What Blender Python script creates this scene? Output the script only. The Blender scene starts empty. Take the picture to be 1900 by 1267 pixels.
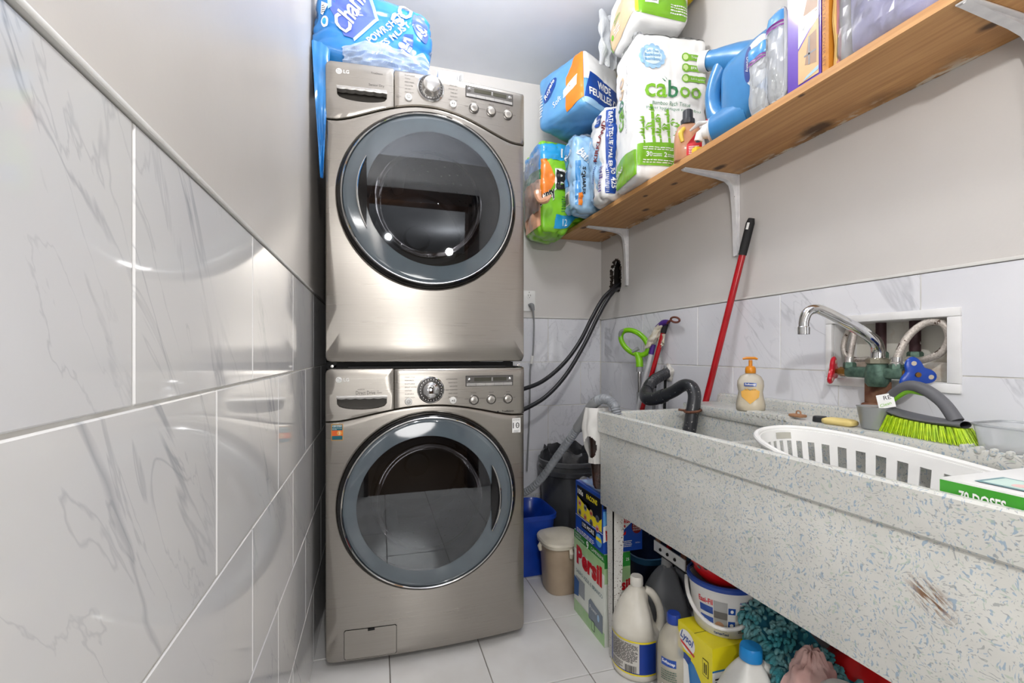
import bpy, bmesh, math, random
from mathutils import Vector as V, Matrix as M, noise
PI=math.pi
rnd=random.Random(7)
SC=bpy.context.scene
COL=SC.collection
# ------------------------------------------------------------------ camera, world, lights, exposure
cd=bpy.data.cameras.new('camera'); cam=bpy.data.objects.new('camera',cd); COL.objects.link(cam)
YAW=math.atan(253/850)
cam.location=(0,0,1.05); cam.rotation_euler=(PI/2,0,-YAW)
cd.sensor_width=36; cd.lens=850/1900*36; cd.shift_y=21.5/1900; cd.clip_start=.02
SC.camera=cam
SC.view_settings.view_transform='Standard'; SC.view_settings.look='None'
SC.view_settings.gamma=1; SC.view_settings.use_curve_mapping=False
SC.view_settings.exposure=0.97
w=bpy.data.worlds.new('world'); SC.world=w; w.use_nodes=True
w.node_tree.nodes['Background'].inputs[0].default_value=(.9,.95,1,1)
w.node_tree.nodes['Background'].inputs[1].default_value=.25
def area(name,loc,target,size,power,col=(1,1,1),shape='DISK'):
    l=bpy.data.lights.new(name,'AREA'); l.shape=shape; l.size=size; l.energy=power; l.color=col
    o=bpy.data.objects.new(name,l); COL.objects.link(o); o.location=loc
    o.rotation_euler=(V(target)-V(loc)).to_track_quat('-Z','Y').to_euler()
    return o
def point(name,loc,r,power,col):
    l=bpy.data.lights.new(name,'POINT'); l.shadow_soft_size=r; l.energy=power; l.color=col
    o=bpy.data.objects.new(name,l); COL.objects.link(o); o.location=loc
point('ceiling_lamp',(.42,1.36,2.42),.09,7.5,(1,.99,.975))
l=area('ceiling_bounce',(.12,.50,2.08),(.20,1.55,2.56),.22,2.6,(1,.99,.98)); l.data.spread=math.radians(75)  # unseen light added to brighten the ceiling and soften the room
point('flash_lamp',(.06,-.28,1.86),.022,20,(1,.99,.98))
point('hall_fill_light',(.22,-1.05,.95),.32,21,(1,.985,.97))  # invented low fill beyond the doorway, brightens floor and under-sink area
point('hall_lamp',(.9,-2.6,2.25),.05,8,(1,.97,.93))
# ------------------------------------------------------------------ materials
def lin(h,a=1):
    h=h.lstrip('#'); c=[int(h[i:i+2],16)/255 for i in (0,2,4)]
    return tuple((x/12.92 if x<=.04045 else ((x+.055)/1.055)**2.4) for x in c)+(a,)
class NT:
    def __init__(s,name):
        s.m=bpy.data.materials.new(name); s.m.use_nodes=True; s.t=s.m.node_tree; s.b=s.t.nodes['Principled BSDF']
    def n(s,ty,**k):
        x=s.t.nodes.new('ShaderNode'+ty)
        for a,v in k.items():
            if a.startswith('i_'):
                key=a[2:]; key=int(key) if key.isdigit() else key.replace('_',' ')
                if isinstance(v,bpy.types.NodeSocket): s.t.links.new(v,x.inputs[key])
                else: x.inputs[key].default_value=v
            else: setattr(x,a,v)
        return x
    def l(s,a,b): s.t.links.new(a,b)
    def math(s,op,a,b=0,c=0):
        x=s.n('Math',operation=op)
        for i,v in enumerate((a,b,c)):
            if isinstance(v,bpy.types.NodeSocket): s.l(v,x.inputs[i])
            else: x.inputs[i].default_value=v
        return x.outputs[0]
    def mix(s,f,a,b):
        x=s.n('Mix',data_type='RGBA')
        for i,v in ((0,f),(6,a),(7,b)):
            if isinstance(v,bpy.types.NodeSocket): s.l(v,x.inputs[i])
            else: x.inputs[i].default_value=v
        return x.outputs[2]
    def coord(s,out='Object',scale=(1,1,1),rot=(0,0,0),rand=0):
        o=s.n('TexCoord').outputs[out]
        if rand:
            r=s.n('ObjectInfo').outputs['Random']
            o=s.n('VectorMath',operation='ADD',i_0=o,i_1=s.n('CombineXYZ',i_0=s.math('MULTIPLY',r,rand),i_1=s.math('MULTIPLY',r,rand*1.7),i_2=s.math('MULTIPLY',r,rand*.6)).outputs[0]).outputs[0]
        return s.n('Mapping',i_Vector=o,i_Scale=scale,i_Rotation=rot).outputs[0]
    def noise(s,co,sc,det=3,ro=.5,dist=0):
        return s.n('TexNoise',i_Vector=co,i_Scale=sc,i_Detail=det,i_Roughness=ro,i_Distortion=dist).outputs[0]
    def step(s,v,a,b):
        return s.n('MapRange',clamp=True,i_Value=v,i_1=a,i_2=b).outputs[0]
    def bump(s,h,st=.2,d=.01):
        s.l(s.n('Bump',i_Height=h,i_Strength=st,i_Distance=d).outputs[0],s.b.inputs['Normal'])
    def setc(s,c): s.l(c,s.b.inputs['Base Color'])
    def p(s,**k):
        for a,v in k.items(): s.b.inputs[a.replace('_',' ')].default_value=v
MC={}
def mat(name,hx,r=.5,m=0,hx2=None,sc=14,bump=0,bsc=60,alpha=1,trans=0,coat=0,spec=.5,ior=1.45,lo=.35,hi=.65):
    if name in MC: return MC[name]
    t=NT(name); co=t.coord()
    c1=lin(hx); c2=lin(hx2) if hx2 else tuple(x*.9 for x in c1[:3])+(1,)
    t.setc(t.mix(t.step(t.noise(co,sc),lo,hi),c1,c2))
    t.p(Roughness=r,Metallic=m,Alpha=alpha,Transmission_Weight=trans,Coat_Weight=coat,Specular_IOR_Level=spec,IOR=ior,Coat_Roughness=.08)
    if bump: t.bump(t.noise(co,bsc),bump,.004)
    MC[name]=t.m; return t.m
def glassy(name,tint,f=.35,rough=.02,ior=1.5,op=0,hx='#ffffff'):
    """thin clear material: tinted see-through with a fresnel gloss and some milky body"""
    if name in MC: return MC[name]
    t=NT(name); out=t.t.nodes['Material Output']
    tr=t.n('BsdfTransparent',i_Color=lin(tint)); gl=t.n('BsdfGlossy',i_Roughness=rough)
    fr=t.n('LayerWeight',i_Blend=f).outputs['Fresnel']
    a=t.n('MixShader',i_0=fr,i_1=tr.outputs[0],i_2=gl.outputs[0])
    t.setc(t.mix(t.noise(t.coord(),20),lin(hx),tuple(x*.93 for x in lin(hx)[:3])+(1,))); t.p(Roughness=.35)
    b=t.n('MixShader',i_0=op,i_1=a.outputs[0],i_2=t.b.outputs[0])
    t.l(b.outputs[0],out.inputs[0]); MC[name]=t.m; return t.m
def marble(name,rot,base='#e3e3e4',strength=.55):
    t=NT(name); co=t.coord(rand=40,rot=rot); 
    def vein(sc,wd,seed,dist):
        c=t.n('Mapping',i_Vector=co,i_Location=(seed,seed*2,0),i_Scale=(1,1,.28)).outputs[0]
        n=t.noise(c,sc,5,.55,dist)
        a=t.math('ABSOLUTE',t.math('SUBTRACT',n,.5))
        return t.step(a,wd,0)
    msk=t.step(t.noise(co,2.6,2),.42,.62)
    v=t.math('MULTIPLY',vein(4.2,.013,0,.7),msk)
    v2=t.math('MULTIPLY',vein(8,.010,7,.9),t.math('MULTIPLY',msk,.6))
    f=t.math('MINIMUM',t.math('ADD',v,v2),1)
    cloud=t.step(t.noise(co,3.0,3),.4,.75)
    c=t.mix(t.math('MULTIPLY',cloud,.4),lin(base),lin('#c9cbd3'))
    c=t.mix(t.math('MINIMUM',t.math('MULTIPLY',f,strength),1),c,lin('#8d9098'))
    t.setc(c); t.p(Roughness=.06,Specular_IOR_Level=.5)
    MC[name]=t.m; return t.m
# ------------------------------------------------------------------ mesh helpers
ORG={}
def bbx(vs):
    return [min(v[i] for v in vs) for i in range(3)],[max(v[i] for v in vs) for i in range(3)]
class MB:
    def __init__(s,T=None): s.v=[];s.f=[];s.mi=[];s.T=T;s.cur=0
    def add(s,vs,fs):
        n=len(s.v); s.v+=[(s.T@V(v)) if s.T else V(v) for v in vs]
        s.f+=[[i+n for i in f] for f in fs]; s.mi+=[s.cur]*len(fs); return s
    def bm(s,b):
        b.verts.index_update(); s.add([v.co.copy() for v in b.verts],[[v.index for v in f.verts] for f in b.faces]); b.free(); return s
    def box(s,x0,x1,y0,y1,z0,z1,bev=0,seg=2):
        b=bmesh.new(); bmesh.ops.create_cube(b,size=1)
        for v in b.verts: v.co=V(((x0+x1)/2+v.co.x*(x1-x0),(y0+y1)/2+v.co.y*(y1-y0),(z0+z1)/2+v.co.z*(z1-z0)))
        if bev: bmesh.ops.bevel(b,geom=b.edges[:],offset=bev,segments=seg,profile=.5,affect='EDGES',clamp_overlap=True)
        return s.bm(b)
    def grid(s,fn,nu,nv,cu=False,cv=False):
        U=nu if cu else nu+1; W=nv if cv else nv+1
        vs=[fn(i/nu,j/nv) for j in range(W) for i in range(U)]
        fs=[[j*U+i,j*U+(i+1)%U,((j+1)%W)*U+(i+1)%U,((j+1)%W)*U+i] for j in range(nv) for i in range(nu)]
        return s.add(vs,fs)
    def tube(s,pts,r,n=10,sub=0,closed=False,cap=True,flat=1,ref=None):
        P=[V(p) for p in pts]
        R=list(r) if isinstance(r,(list,tuple)) else [r]*len(P)
        if sub:
            Q=[];RR=[];m=len(P)
            for i in range(m if closed else m-1):
                g=lambda k:P[k%m] if closed else P[max(0,min(m-1,k))]
                p0,p1,p2,p3=g(i-1),g(i),g(i+1),g(i+2)
                for k in range(sub):
                    t=k/sub
                    Q.append(.5*((2*p1)+(p2-p0)*t+(2*p0-5*p1+4*p2-p3)*t*t+(3*p1-p0-3*p2+p3)*t**3))
                    RR.append(R[i]*(1-t)+R[(i+1)%m]*t)
            if not closed: Q.append(P[-1]);RR.append(R[-1])
            P,R=Q,RR
        m=len(P); tan=[]
        for i in range(m):
            a=P[(i-1)%m] if (closed or i>0) else P[i]; b=P[(i+1)%m] if (closed or i<m-1) else P[i]
            tan.append((b-a).normalized())
        up=V(ref) if ref else (V((0,0,1)) if abs(tan[0].z)<.9 else V((1,0,0)))
        nrm=(up-tan[0]*up.dot(tan[0])).normalized(); vs=[]
        for i in range(m):
            nrm=(nrm-tan[i]*nrm.dot(tan[i])).normalized(); bi=tan[i].cross(nrm)
            for k in range(n):
                a=2*PI*k/n; vs.append(P[i]+nrm*math.cos(a)*R[i]*flat+bi*math.sin(a)*R[i])
        fs=[[i*n+k,i*n+(k+1)%n,((i+1)%m)*n+(k+1)%n,((i+1)%m)*n+k] for i in range(m if closed else m-1) for k in range(n)]
        if cap and not closed: fs+=[list(range(n))[::-1],[(m-1)*n+k for k in range(n)]]
        return s.add(vs,fs)
    def lathe(s,prof,c=(0,0,0),n=32,sx=1,sy=1,axis='z',mod=None):
        c=V(c); vs=[];rows=[]
        for r,z in prof:
            row=[]
            if r<1e-6: vs.append((0,0,z)); row=[len(vs)-1]*n
            else:
                for k in range(n):
                    a=2*PI*k/n; rr=r*(mod(a,z) if mod else 1)
                    vs.append((rr*math.cos(a)*sx,rr*math.sin(a)*sy,z)); row.append(len(vs)-1)
            rows.append(row)
        fs=[]
        for a,b in zip(rows,rows[1:]):
            for k in range(n):
                q=[a[k],a[(k+1)%n],b[(k+1)%n],b[k]]
                q=[x for i,x in enumerate(q) if x not in q[:i]]
                if len(q)>2: fs.append(q)
        if axis=='y': vs=[(x,-z,y) for x,y,z in vs]      # profile height runs towards -y
        if axis=='x': vs=[(-z,-x,y) for x,y,z in vs]     # towards -x
        return s.add([c+V(v) for v in vs],fs)
    def prism(s,poly,o,ux,uy,d):
        o,ux,uy=V(o),V(ux),V(uy); nn=ux.cross(uy).normalized(); k=len(poly)
        vs=[o+ux*a+uy*b for a,b in poly]+[o+ux*a+uy*b-nn*d for a,b in poly]
        fs=[list(range(k)),[k+i for i in range(k)][::-1]]+[[i,k+i,k+(i+1)%k,(i+1)%k] for i in range(k)]
        return s.add(vs,fs)
    def poly(s,pts): return s.add(pts,[list(range(len(pts)))])
    def sph(s,c,r,n=10,sc=(1,1,1)):
        return s.lathe([(r*math.sin(PI*i/n)*1.0,-r*math.cos(PI*i/n)*sc[2]) for i in range(n+1)],c,n*2,sc[0],sc[1])
def build(name,mb,m,parent=None,smooth=35,label=None):
    me=bpy.data.meshes.new(name)
    if parent is None:
        lo,hi=bbx(mb.v); o=V(((lo[0]+hi[0])/2,(lo[1]+hi[1])/2,lo[2]))
    else: o=ORG[parent.name]
    me.from_pydata([tuple(v-o) for v in mb.v],[],mb.f); 
    ms=m if isinstance(m,(list,tuple)) else [m]
    for x in ms: me.materials.append(x)
    if len(ms)>1: me.polygons.foreach_set('material_index',mb.mi)
    b=bmesh.new(); b.from_mesh(me); bmesh.ops.remove_doubles(b,verts=b.verts,dist=1e-5); bmesh.ops.recalc_face_normals(b,faces=b.faces); b.to_mesh(me); b.free()
    if smooth:
        me.polygons.foreach_set('use_smooth',[True]*len(me.polygons)); me.set_sharp_from_angle(angle=math.radians(smooth))
    me.update()
    ob=bpy.data.objects.new(name,me); COL.objects.link(ob)
    if parent is None: ob.location=o
    else: ob.parent=parent
    ORG[ob.name]=o
    if label: ob['label']=label
    return ob
def tag(o,label,cat,group=None,kind=None):
    o['label']=label; o['category']=cat
    if group:o['group']=group
    if kind:o['kind']=kind
    return o
def thing(name,label,cat,loc,group=None):
    o=bpy.data.objects.new(name,None); COL.objects.link(o); o.location=loc; o.empty_display_size=.02
    ORG[o.name]=V(loc); return tag(o,label,cat,group)
def struct(o,label=None):
    o['kind']='structure'
    if label:o['label']=label
    return o
# ---- surfaces to print on: f(u,v,eps) -> point
def plane(o,ux,uy):
    o,ux,uy=V(o),V(ux).normalized(),V(uy).normalized(); n=ux.cross(uy)
    return lambda u,v,e=0: o+ux*u+uy*v+n*e
def cyl(c,rf,a0,sx=1,sy=1):
    """side of a turned body: u is arc length from angle a0 (seen from outside, to the right), v is height"""
    c=V(c)
    def f(u,v,e=0):
        r=rf(v); a=a0+u/max(rf(0.0) if False else r,1e-4)
        return c+V(((r+e)*math.cos(a)*sx,(r+e)*math.sin(a)*sy,v))
    return f
def cut(b,g,rng):
    if not rng:
        if not g: return
        rng=(g,g)
    for ax in (0,1):
        g=rng[ax]
        lo=min(v.co[ax] for v in b.verts); hi=max(v.co[ax] for v in b.verts)
        k=math.ceil(lo/g)
        while k*g<hi:
            co=[0,0,0];co[ax]=k*g; no=[0,0,0];no[ax]=1
            bmesh.ops.bisect_plane(b,geom=b.verts[:]+b.edges[:]+b.faces[:],plane_co=co,plane_no=no,dist=1e-6); k+=1
def flat2d(b,f,e):
    vs=[f(v.co.x,v.co.y,e) for v in b.verts]; b.verts.index_update()
    fs=[[v.index for v in x.verts] for x in b.faces]; b.free(); return vs,fs
def decal(f,polys,m,parent,name='print_panel',g=0,e=.0006,label=None):
    mb=MB()
    if getattr(f,'g',None) and f.g[0]<.04: e=.0014+e*1.2
    for poly in polys:
        b=bmesh.new(); b.faces.new([b.verts.new((x,y,0)) for x,y in poly])
        bmesh.ops.triangulate(b,faces=b.faces[:]); cut(b,g,getattr(f,'g',None)); mb.add(*flat2d(b,f,e))
    return build(name,mb,m,parent,smooth=60,label=label)
def rect(x0,y0,x1,y1): return [(x0,y0),(x1,y0),(x1,y1),(x0,y1)]
def ell(cx,cy,rx,ry,n=24,rot=0): 
    return [(cx+rx*math.cos(2*PI*i/n)*math.cos(rot)-ry*math.sin(2*PI*i/n)*math.sin(rot),cy+rx*math.cos(2*PI*i/n)*math.sin(rot)+ry*math.sin(2*PI*i/n)*math.cos(rot)) for i in range(n)]
def text(s,f,m,parent,at=(0,0),h=None,w=None,rot=0,g=0,e=.0009,bold=0,shear=0,name='lettering',align='C'):
    lines=s if isinstance(s,list) else [s]
    if getattr(f,'g',None) and f.g[0]<.04: e=.0022+e*1.6
    cu=bpy.data.curves.new('t','FONT'); cu.body='\n'.join(lines); cu.size=1; cu.offset=bold; cu.shear=shear; cu.resolution_u=2; cu.fill_mode='FRONT'
    ob=bpy.data.objects.new('t',cu); me=ob.to_mesh()
    b=bmesh.new(); b.from_mesh(me); ob.to_mesh_clear(); bpy.data.objects.remove(ob); bpy.data.curves.remove(cu)
    bmesh.ops.dissolve_limit(b,angle_limit=.001,verts=b.verts,edges=b.edges); bmesh.ops.triangulate(b,faces=b.faces[:])
    lo,hi=bbx([v.co for v in b.verts]); W=hi[0]-lo[0];H=hi[1]-lo[1]
    sx=w/W if w else None; sy=h/H if h else None
    if sx is None: sx=sy
    if sy is None: sy=sx
    cx=(lo[0]+hi[0])/2 if align=='C' else lo[0]; cy=(lo[1]+hi[1])/2
    cr,sr=math.cos(rot),math.sin(rot)
    for v in b.verts:
        x=(v.co.x-cx)*sx;y=(v.co.y-cy)*sy; v.co=(at[0]+x*cr-y*sr,at[1]+x*sr+y*cr,0)
    cut(b,g,getattr(f,'g',None)); mb=MB(); mb.add(*flat2d(b,f,e)); return build(name,mb,m,parent,smooth=0)
def lines(f,m,parent,x0,x1,y0,y1,n,t=.45,seed=1,g=0,name='small_print'):
    """rows of fine illegible print, as short bars"""
    r=random.Random(seed);P=[];dy=(y1-y0)/n
    for i in range(n):
        y=y1-(i+1)*dy; x=x0; end=x1-(r.random()*.25*(x1-x0) if r.random()<.4 else 0)
        while x<end:
            L=(x1-x0)*r.uniform(.05,.16); P.append(rect(x,y,min(end,x+L),y+dy*t)); x+=L+(x1-x0)*.025
    return decal(f,P,m,parent,name,g,e=.0022)
def barcode(f,parent,x0,x1,y0,y1,seed=3,g=0,vert=False):
    r=random.Random(seed);P=[];a,b=(x0,x1) if not vert else (y0,y1); x=a; un=(b-a)/48
    while x<b-un*2:
        wv=un*r.choice((1,1,2,3)); P.append(rect(x,y0,x+wv,y1) if not vert else rect(x0,x,x1,x+wv)); x+=wv+un*r.choice((1,1,2))
    return decal(f,P,INK,parent,'barcode',g,e=.0022)
class Pack:
    """soft or hard carton: rounded box with bulge, roll dents and wrinkles, and faces one can print on"""
    def __init__(s,c,h,r=.02,rot=(0,0,0),bulge=0,wr=0,fr=9,seed=0,dent=None,n=16,crease=0,zr=None):
        s.zr=zr or ((SZ+.001,9) if 'SZ' in globals() else None)
        s.c=V(c);s.h=V(h);s.r=r;s.b=bulge;s.w=wr;s.fr=fr;s.sd=V((seed*3.1,seed*1.7,seed*.9));s.dent=dent;s.n=n;s.cr=crease
        import mathutils
        s.R=mathutils.Euler(rot).to_matrix()
    def P(s,p,e=0):
        q=V((p[0]*s.h.x,p[1]*s.h.y,p[2]*s.h.z)); inn=s.h-V((s.r,)*3)
        k=V([max(-inn[i],min(inn[i],q[i])) for i in range(3)]); d=q-k
        d=d.normalized() if d.length>1e-9 else V(p).normalized()
        pos=k+d*s.r
        if s.b:
            ax=max(range(3),key=lambda i:abs(p[i])); o=[i for i in range(3) if i!=ax]
            pos+=d*s.b*(1-p[o[0]]**2)*(1-p[o[1]]**2)
        off=e
        if s.dent: off-=s.dent(q,d)
        if s.w: off+=s.w*noise.noise(pos*s.fr+s.sd)
        if s.cr:
            x=noise.noise(V((pos.x*s.fr*1.3,pos.y*s.fr*1.3,pos.z*s.fr*2.6))+s.sd*2); off-=s.cr*max(0,1-abs(x)*5)
        q=s.c+s.R@(pos+d*off)
        if s.zr: q.z=max(s.zr[0]+(e if p[2]>-.9 else 0)*.0,min(s.zr[1],q.z))
        return q
    FACE={'-x':lambda u,v:(-1,-u,v),'-y':lambda u,v:(u,-1,v),'+z':lambda u,v:(u,v,1),'+x':lambda u,v:(1,u,v),'+y':lambda u,v:(-u,1,v),'-z':lambda u,v:(u,-v,-1)}
    def f(s,face):
        """print surface in metres about the face centre"""
        F=s.FACE[face]; hu=s.h.y if face[1]=='x' else s.h.x; hv=s.h.y if face[1]=='z' else s.h.z
        ff=lambda u,v,e=0: s.P(F(max(-1,min(1,u/hu)),max(-1,min(1,v/hv))),e)
        ff.g=(2*hu/s.n,2*hv/s.n); return ff
    def mesh(s):
        mb=MB();n=s.n
        for k,F in s.FACE.items():
            mb.grid(lambda a,b,F=F:s.P(F(2*a-1,2*b-1)),n,n)
        return mb
def ray_poly(c,a,poly):
    dx,dz=math.cos(a),math.sin(a);best=None
    for (x0,z0),(x1,z1) in zip(poly,poly[1:]+poly[:1]):
        ex,ez=x1-x0,z1-z0; den=dx*ez-dz*ex
        if abs(den)<1e-12: continue
        t=((x0-c[0])*ez-(z0-c[1])*ex)/den; q=((x0-c[0])*dz-(z0-c[1])*dx)/den
        if t>1e-9 and -1e-9<=q<=1+1e-9 and (best is None or t<best): best=t
    return (c[0]+dx*best,c[1]+dz*best)
def ring_panel(mb,c,inner,outer,fn,steps=5,N=96,back=.03,lip=.005,hole=.03):
    """plate between two outlines (x,z); fn(x,z)->y of its face; rolled outer edge and a return inside the hole"""
    ang=[2*PI*i/N for i in range(N)]+[math.atan2(z-c[1],x-c[0])%(2*PI) for x,z in outer+(inner if len(inner)<40 else [])]
    ang=sorted(set(round(a,5) for a in ang)); K=len(ang)
    I=[ray_poly(c,a,inner) for a in ang]; O=[ray_poly(c,a,outer) for a in ang]
    rows=[]
    if hole: rows.append([(x,fn(x,z)+hole,z) for x,z in I])
    for s_ in range(steps+1):
        t=s_/steps; row=[]
        for (x0,z0),(x1,z1) in zip(I,O):
            L=math.hypot(x1-x0,z1-z0); k=(L-lip)/L if L>lip*2 else .5
            x=x0+(x1-x0)*t*k; z=z0+(z1-z0)*t*k; row.append((x,fn(x,z),z))
        rows.append(row)
    rows.append([(x,fn(x,z)+lip*.4,z) for x,z in [((a[0]*.3+b[0]*.7),(a[1]*.3+b[1]*.7)) for a,b in zip([(r[0],r[2]) for r in rows[-1]],O)]])
    rows.append([(x,fn(x,z)+lip,z) for x,z in O]); rows.append([(x,fn(x,z)+back,z) for x,z in O])
    vs=[p for r in rows for p in r]
    fs=[[j*K+i,j*K+(i+1)%K,(j+1)*K+(i+1)%K,(j+1)*K+i] for j in range(len(rows)-1) for i in range(K)]
    return mb.add(vs,fs)
INK=mat('ink_black','#1c1c1e',.5)
WHITE=mat('print_white','#f1f1ef',.45)
# ------------------------------------------------------------------ setting
PAINT=mat('wall_paint','#cfccc9',.45,hx2='#cac7c4',sc=3,bump=.08,bsc=90)
PAINTL=mat('wall_paint_satin','#d3cec8',.32,hx2='#cdc8c2',sc=3,bump=.05,bsc=60)
CEIL=mat('ceiling_paint','#dfe2ea',.6,hx2='#d8dbe3',sc=3)
GROUT=mat('grout','#dcdbd6',.8,hx2='#cfcdc6',sc=30)
GROUTF=mat('floor_grout','#6f6862',.9,hx2='#8a837c',sc=12)
TL=marble('marble_tile_left',(-.6,0,0),'#dedddb',.55); TRM=marble('marble_tile',(.6,0,.4),'#e0e1e6',.4)
FT=mat('floor_tile','#d9d8d6',.16,hx2='#cfcdca',sc=5)
ALU=mat('trim_grey','#d9d8d4',.3,0)
BROWN=mat('brown_door_wood','#3a261a',.4,hx2='#24170f',sc=8)
DARKW=mat('hall_paint','#8f8578',.6); HALLF=mat('hall_floor','#4a3a2c',.3)
XL,XR,YB,ZC=-.208,1.27,2.43,2.56
YF=-.42
b=MB().box(XL-.1,XR+.25,YF,YB+.1,-.1,-.004)
floor=struct(build('floor',b,GROUTF,smooth=0)); ORG[floor.name]=floor.location.copy()
b=MB().box(XL-.1,XR+.25,YF,YB+.1,ZC,ZC+.08); struct(build('ceiling',b,CEIL,smooth=0))
b=MB().box(XL-.1,XL,YF,YB+.1,0,ZC); wl=struct(build('wall_left',b,PAINTL,smooth=0))
b=MB().box(XL,XR,YB,YB+.1,0,ZC); wb=struct(build('wall_back',b,PAINT,smooth=0))
# right wall with a square faucet recess and a ragged hole
RY0,RY1,RZ0,RZ1=.722,1.004,.978,1.136
HC=(2.258,1.472); r_=random.Random(4)
hole=[]
for i in range(26):
    a=2*PI*i/26; k=1+r_.uniform(-.09,.09)
    hole.append((HC[0]+.058*k*abs(math.cos(a))**.7*(1 if math.cos(a)>0 else -1),HC[1]+.088*k*abs(math.sin(a))**.7*(1 if math.sin(a)>0 else -1)))
b=MB(); X1=XR+.2
HB=(HC[0]-.1,HC[0]+.1,HC[1]-.12,HC[1]+.12)
def slab(y0,y1,z0,z1): b.box(XR,X1,y0,y1,z0,z1)
slab(YF,YB+.1,0,RZ0); slab(YF,RY0,RZ0,RZ1); slab(RY1,YB+.1,RZ0,RZ1)
slab(YF,YB+.1,RZ1,HB[2]); slab(YF,HB[0],HB[2],HB[3]); slab(HB[1],YB+.1,HB[2],HB[3]); slab(YF,YB+.1,HB[3],ZC)
sq=[(HB[0],HB[2]),(HB[1],HB[2]),(HB[1],HB[3]),(HB[0],HB[3])]
ang=sorted(set([round(2*PI*i/52,5) for i in range(52)]+[round(math.atan2(z-HC[1],y-HC[0])%(2*PI),5) for y,z in sq])); K=len(ang)
I=[ray_poly(HC,a,hole) for a in ang]; O=[ray_poly(HC,a,sq) for a in ang]
vs=[(XR,y,z) for y,z in O]+[(XR,y,z) for y,z in I]+[(XR+.018,y,z) for y,z in I]
b.add(vs,[[j*K+i,j*K+(i+1)%K,(j+1)*K+(i+1)%K,(j+1)*K+i] for j in range(2) for i in range(K)])
wr=struct(build('wall_right',b,PAINT,smooth=0)); 
DARK=mat('cavity_shade','#17130f',.9); CAVW=mat('cavity_wood','#5a5047',.9,hx2='#2a241f',sc=40)  # shade inside the hole is put into the side and wood colours
b=MB().box(XR+.075,XR+.085,HB[0],HB[1],HB[2],HB[3]); build('cavity_back',b,CAVW,wr,smooth=0)
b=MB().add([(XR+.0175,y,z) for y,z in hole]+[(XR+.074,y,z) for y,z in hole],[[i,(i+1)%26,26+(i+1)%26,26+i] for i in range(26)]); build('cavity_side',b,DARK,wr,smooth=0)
b=MB(); r_=random.Random(9)
for i in range(170):
    a=r_.random()*2*PI; y,z=ray_poly(HC,a,hole); s_=r_.uniform(.003,.008)
    T=M.Translation((XR-.002+r_.uniform(0,.012),y,z))@M.Rotation(r_.random()*3,4,V((r_.random(),r_.random(),r_.random()+.1)).normalized())
    q=MB(T); q.box(-s_*.5,s_*.5,-s_,s_,-s_*.7,s_*.7); b.add(q.v,q.f)
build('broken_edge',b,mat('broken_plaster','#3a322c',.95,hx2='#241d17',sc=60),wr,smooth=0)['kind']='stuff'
# wall behind the camera with the doorway, and the hall beyond
b=MB().box(XL-.1,-.12,YF-.1,YF,0,ZC).box(.74,XR+.25,YF-.1,YF,0,ZC).box(-.12,.74,YF-.1,YF,2.22,ZC); struct(build('wall_front',b,PAINT,smooth=0))
b=MB().box(-.12,-.09,YF-.13,YF+.02,0,2.22).box(.71,.74,YF-.13,YF+.02,0,2.22).box(-.12,.74,YF-.13,YF+.02,2.19,2.22).box(.74,.81,YF,YF+.02,0,2.29).box(-.19,.81,YF,YF+.02,2.22,2.29); struct(build('trim_1',b,BROWN))
b=MB().box(-1.9,2.4,-4.3,-4.2,0,ZC).box(-2,-1.9,-4.3,YF-.1,0,ZC).box(2.4,2.5,-4.3,YF-.1,0,ZC); struct(build('wall_hall',b,DARKW,smooth=0))
b=MB().box(-2,2.5,-4.3,YF,-.1,0); struct(build('floor_hall',b,HALLF,smooth=0))
b=MB().box(-2,2.5,-4.3,YF-.1,ZC,ZC+.08); struct(build('ceiling_hall',b,CEIL,smooth=0))
b=MB().box(.95,1.75,-4.2,-4.16,0,2.05).box(.9,.95,-4.2,-4.15,0,2.1).box(1.75,1.8,-4.2,-4.15,0,2.1).box(.9,1.8,-4.2,-4.15,2.05,2.1); struct(build('door_1',b,BROWN))
# tiles: every tile is a piece of its wall or floor
def tilemesh(name,dims,m):
    q=MB().box(-dims[0]/2,dims[0]/2,-dims[1]/2,dims[1]/2,-dims[2]/2,dims[2]/2,.0016,1)
    me=bpy.data.meshes.new(name); me.from_pydata([tuple(v) for v in q.v],[],q.f); me.materials.append(m); return me
def put(me,loc,parent):
    o=bpy.data.objects.new('tile',me); COL.objects.link(o); o.parent=parent; o.location=V(loc)-ORG[parent.name]; ORG[o.name]=V(loc)
TT=.007;G=.0016
cache={}
def walltile(side,a0,a1,z0,z1,parent,m,cutb=None):
    """a0..a1 along the wall, z0..z1; thickness TT proud of the plaster"""
    a0+=G;a1-=G;z0+=G;z1-=G
    rs=[(a0,a1,z0,z1)]
    if cutb:
        y0,y1,q0,q1=cutb
        if a0<y1 and a1>y0 and z0<q1 and z1>q0:
            rs=[]
            if a0<y0: rs.append((a0,y0,z0,z1))
            if a1>y1: rs.append((y1,a1,z0,z1))
            A,B=max(a0,y0),min(a1,y1)
            if z0<q0: rs.append((A,B,z0,q0))
            if z1>q1: rs.append((A,B,q1,z1))
            q=MB()
            for (p0,p1,s0,s1) in rs: q.box(XR-TT,XR+.001,p0,p1,s0,s1)
            build('tile',q,m,parent,smooth=0); return
    d=(round(a1-a0,4),round(z1-z0,4)); key=(side,d)
    if key not in cache:
        dims=(d[0],TT,d[1]) if side=='b' else (TT,d[0],d[1]); cache[key]=tilemesh('tile',dims,m)
    ca,cz=(a0+a1)/2,(z0+z1)/2
    loc={'l':(XL+TT/2,ca,cz),'r':(XR-TT/2,ca,cz),'b':(ca,YB-TT/2,cz)}[side]
    put(cache[key],loc,parent)
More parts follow.
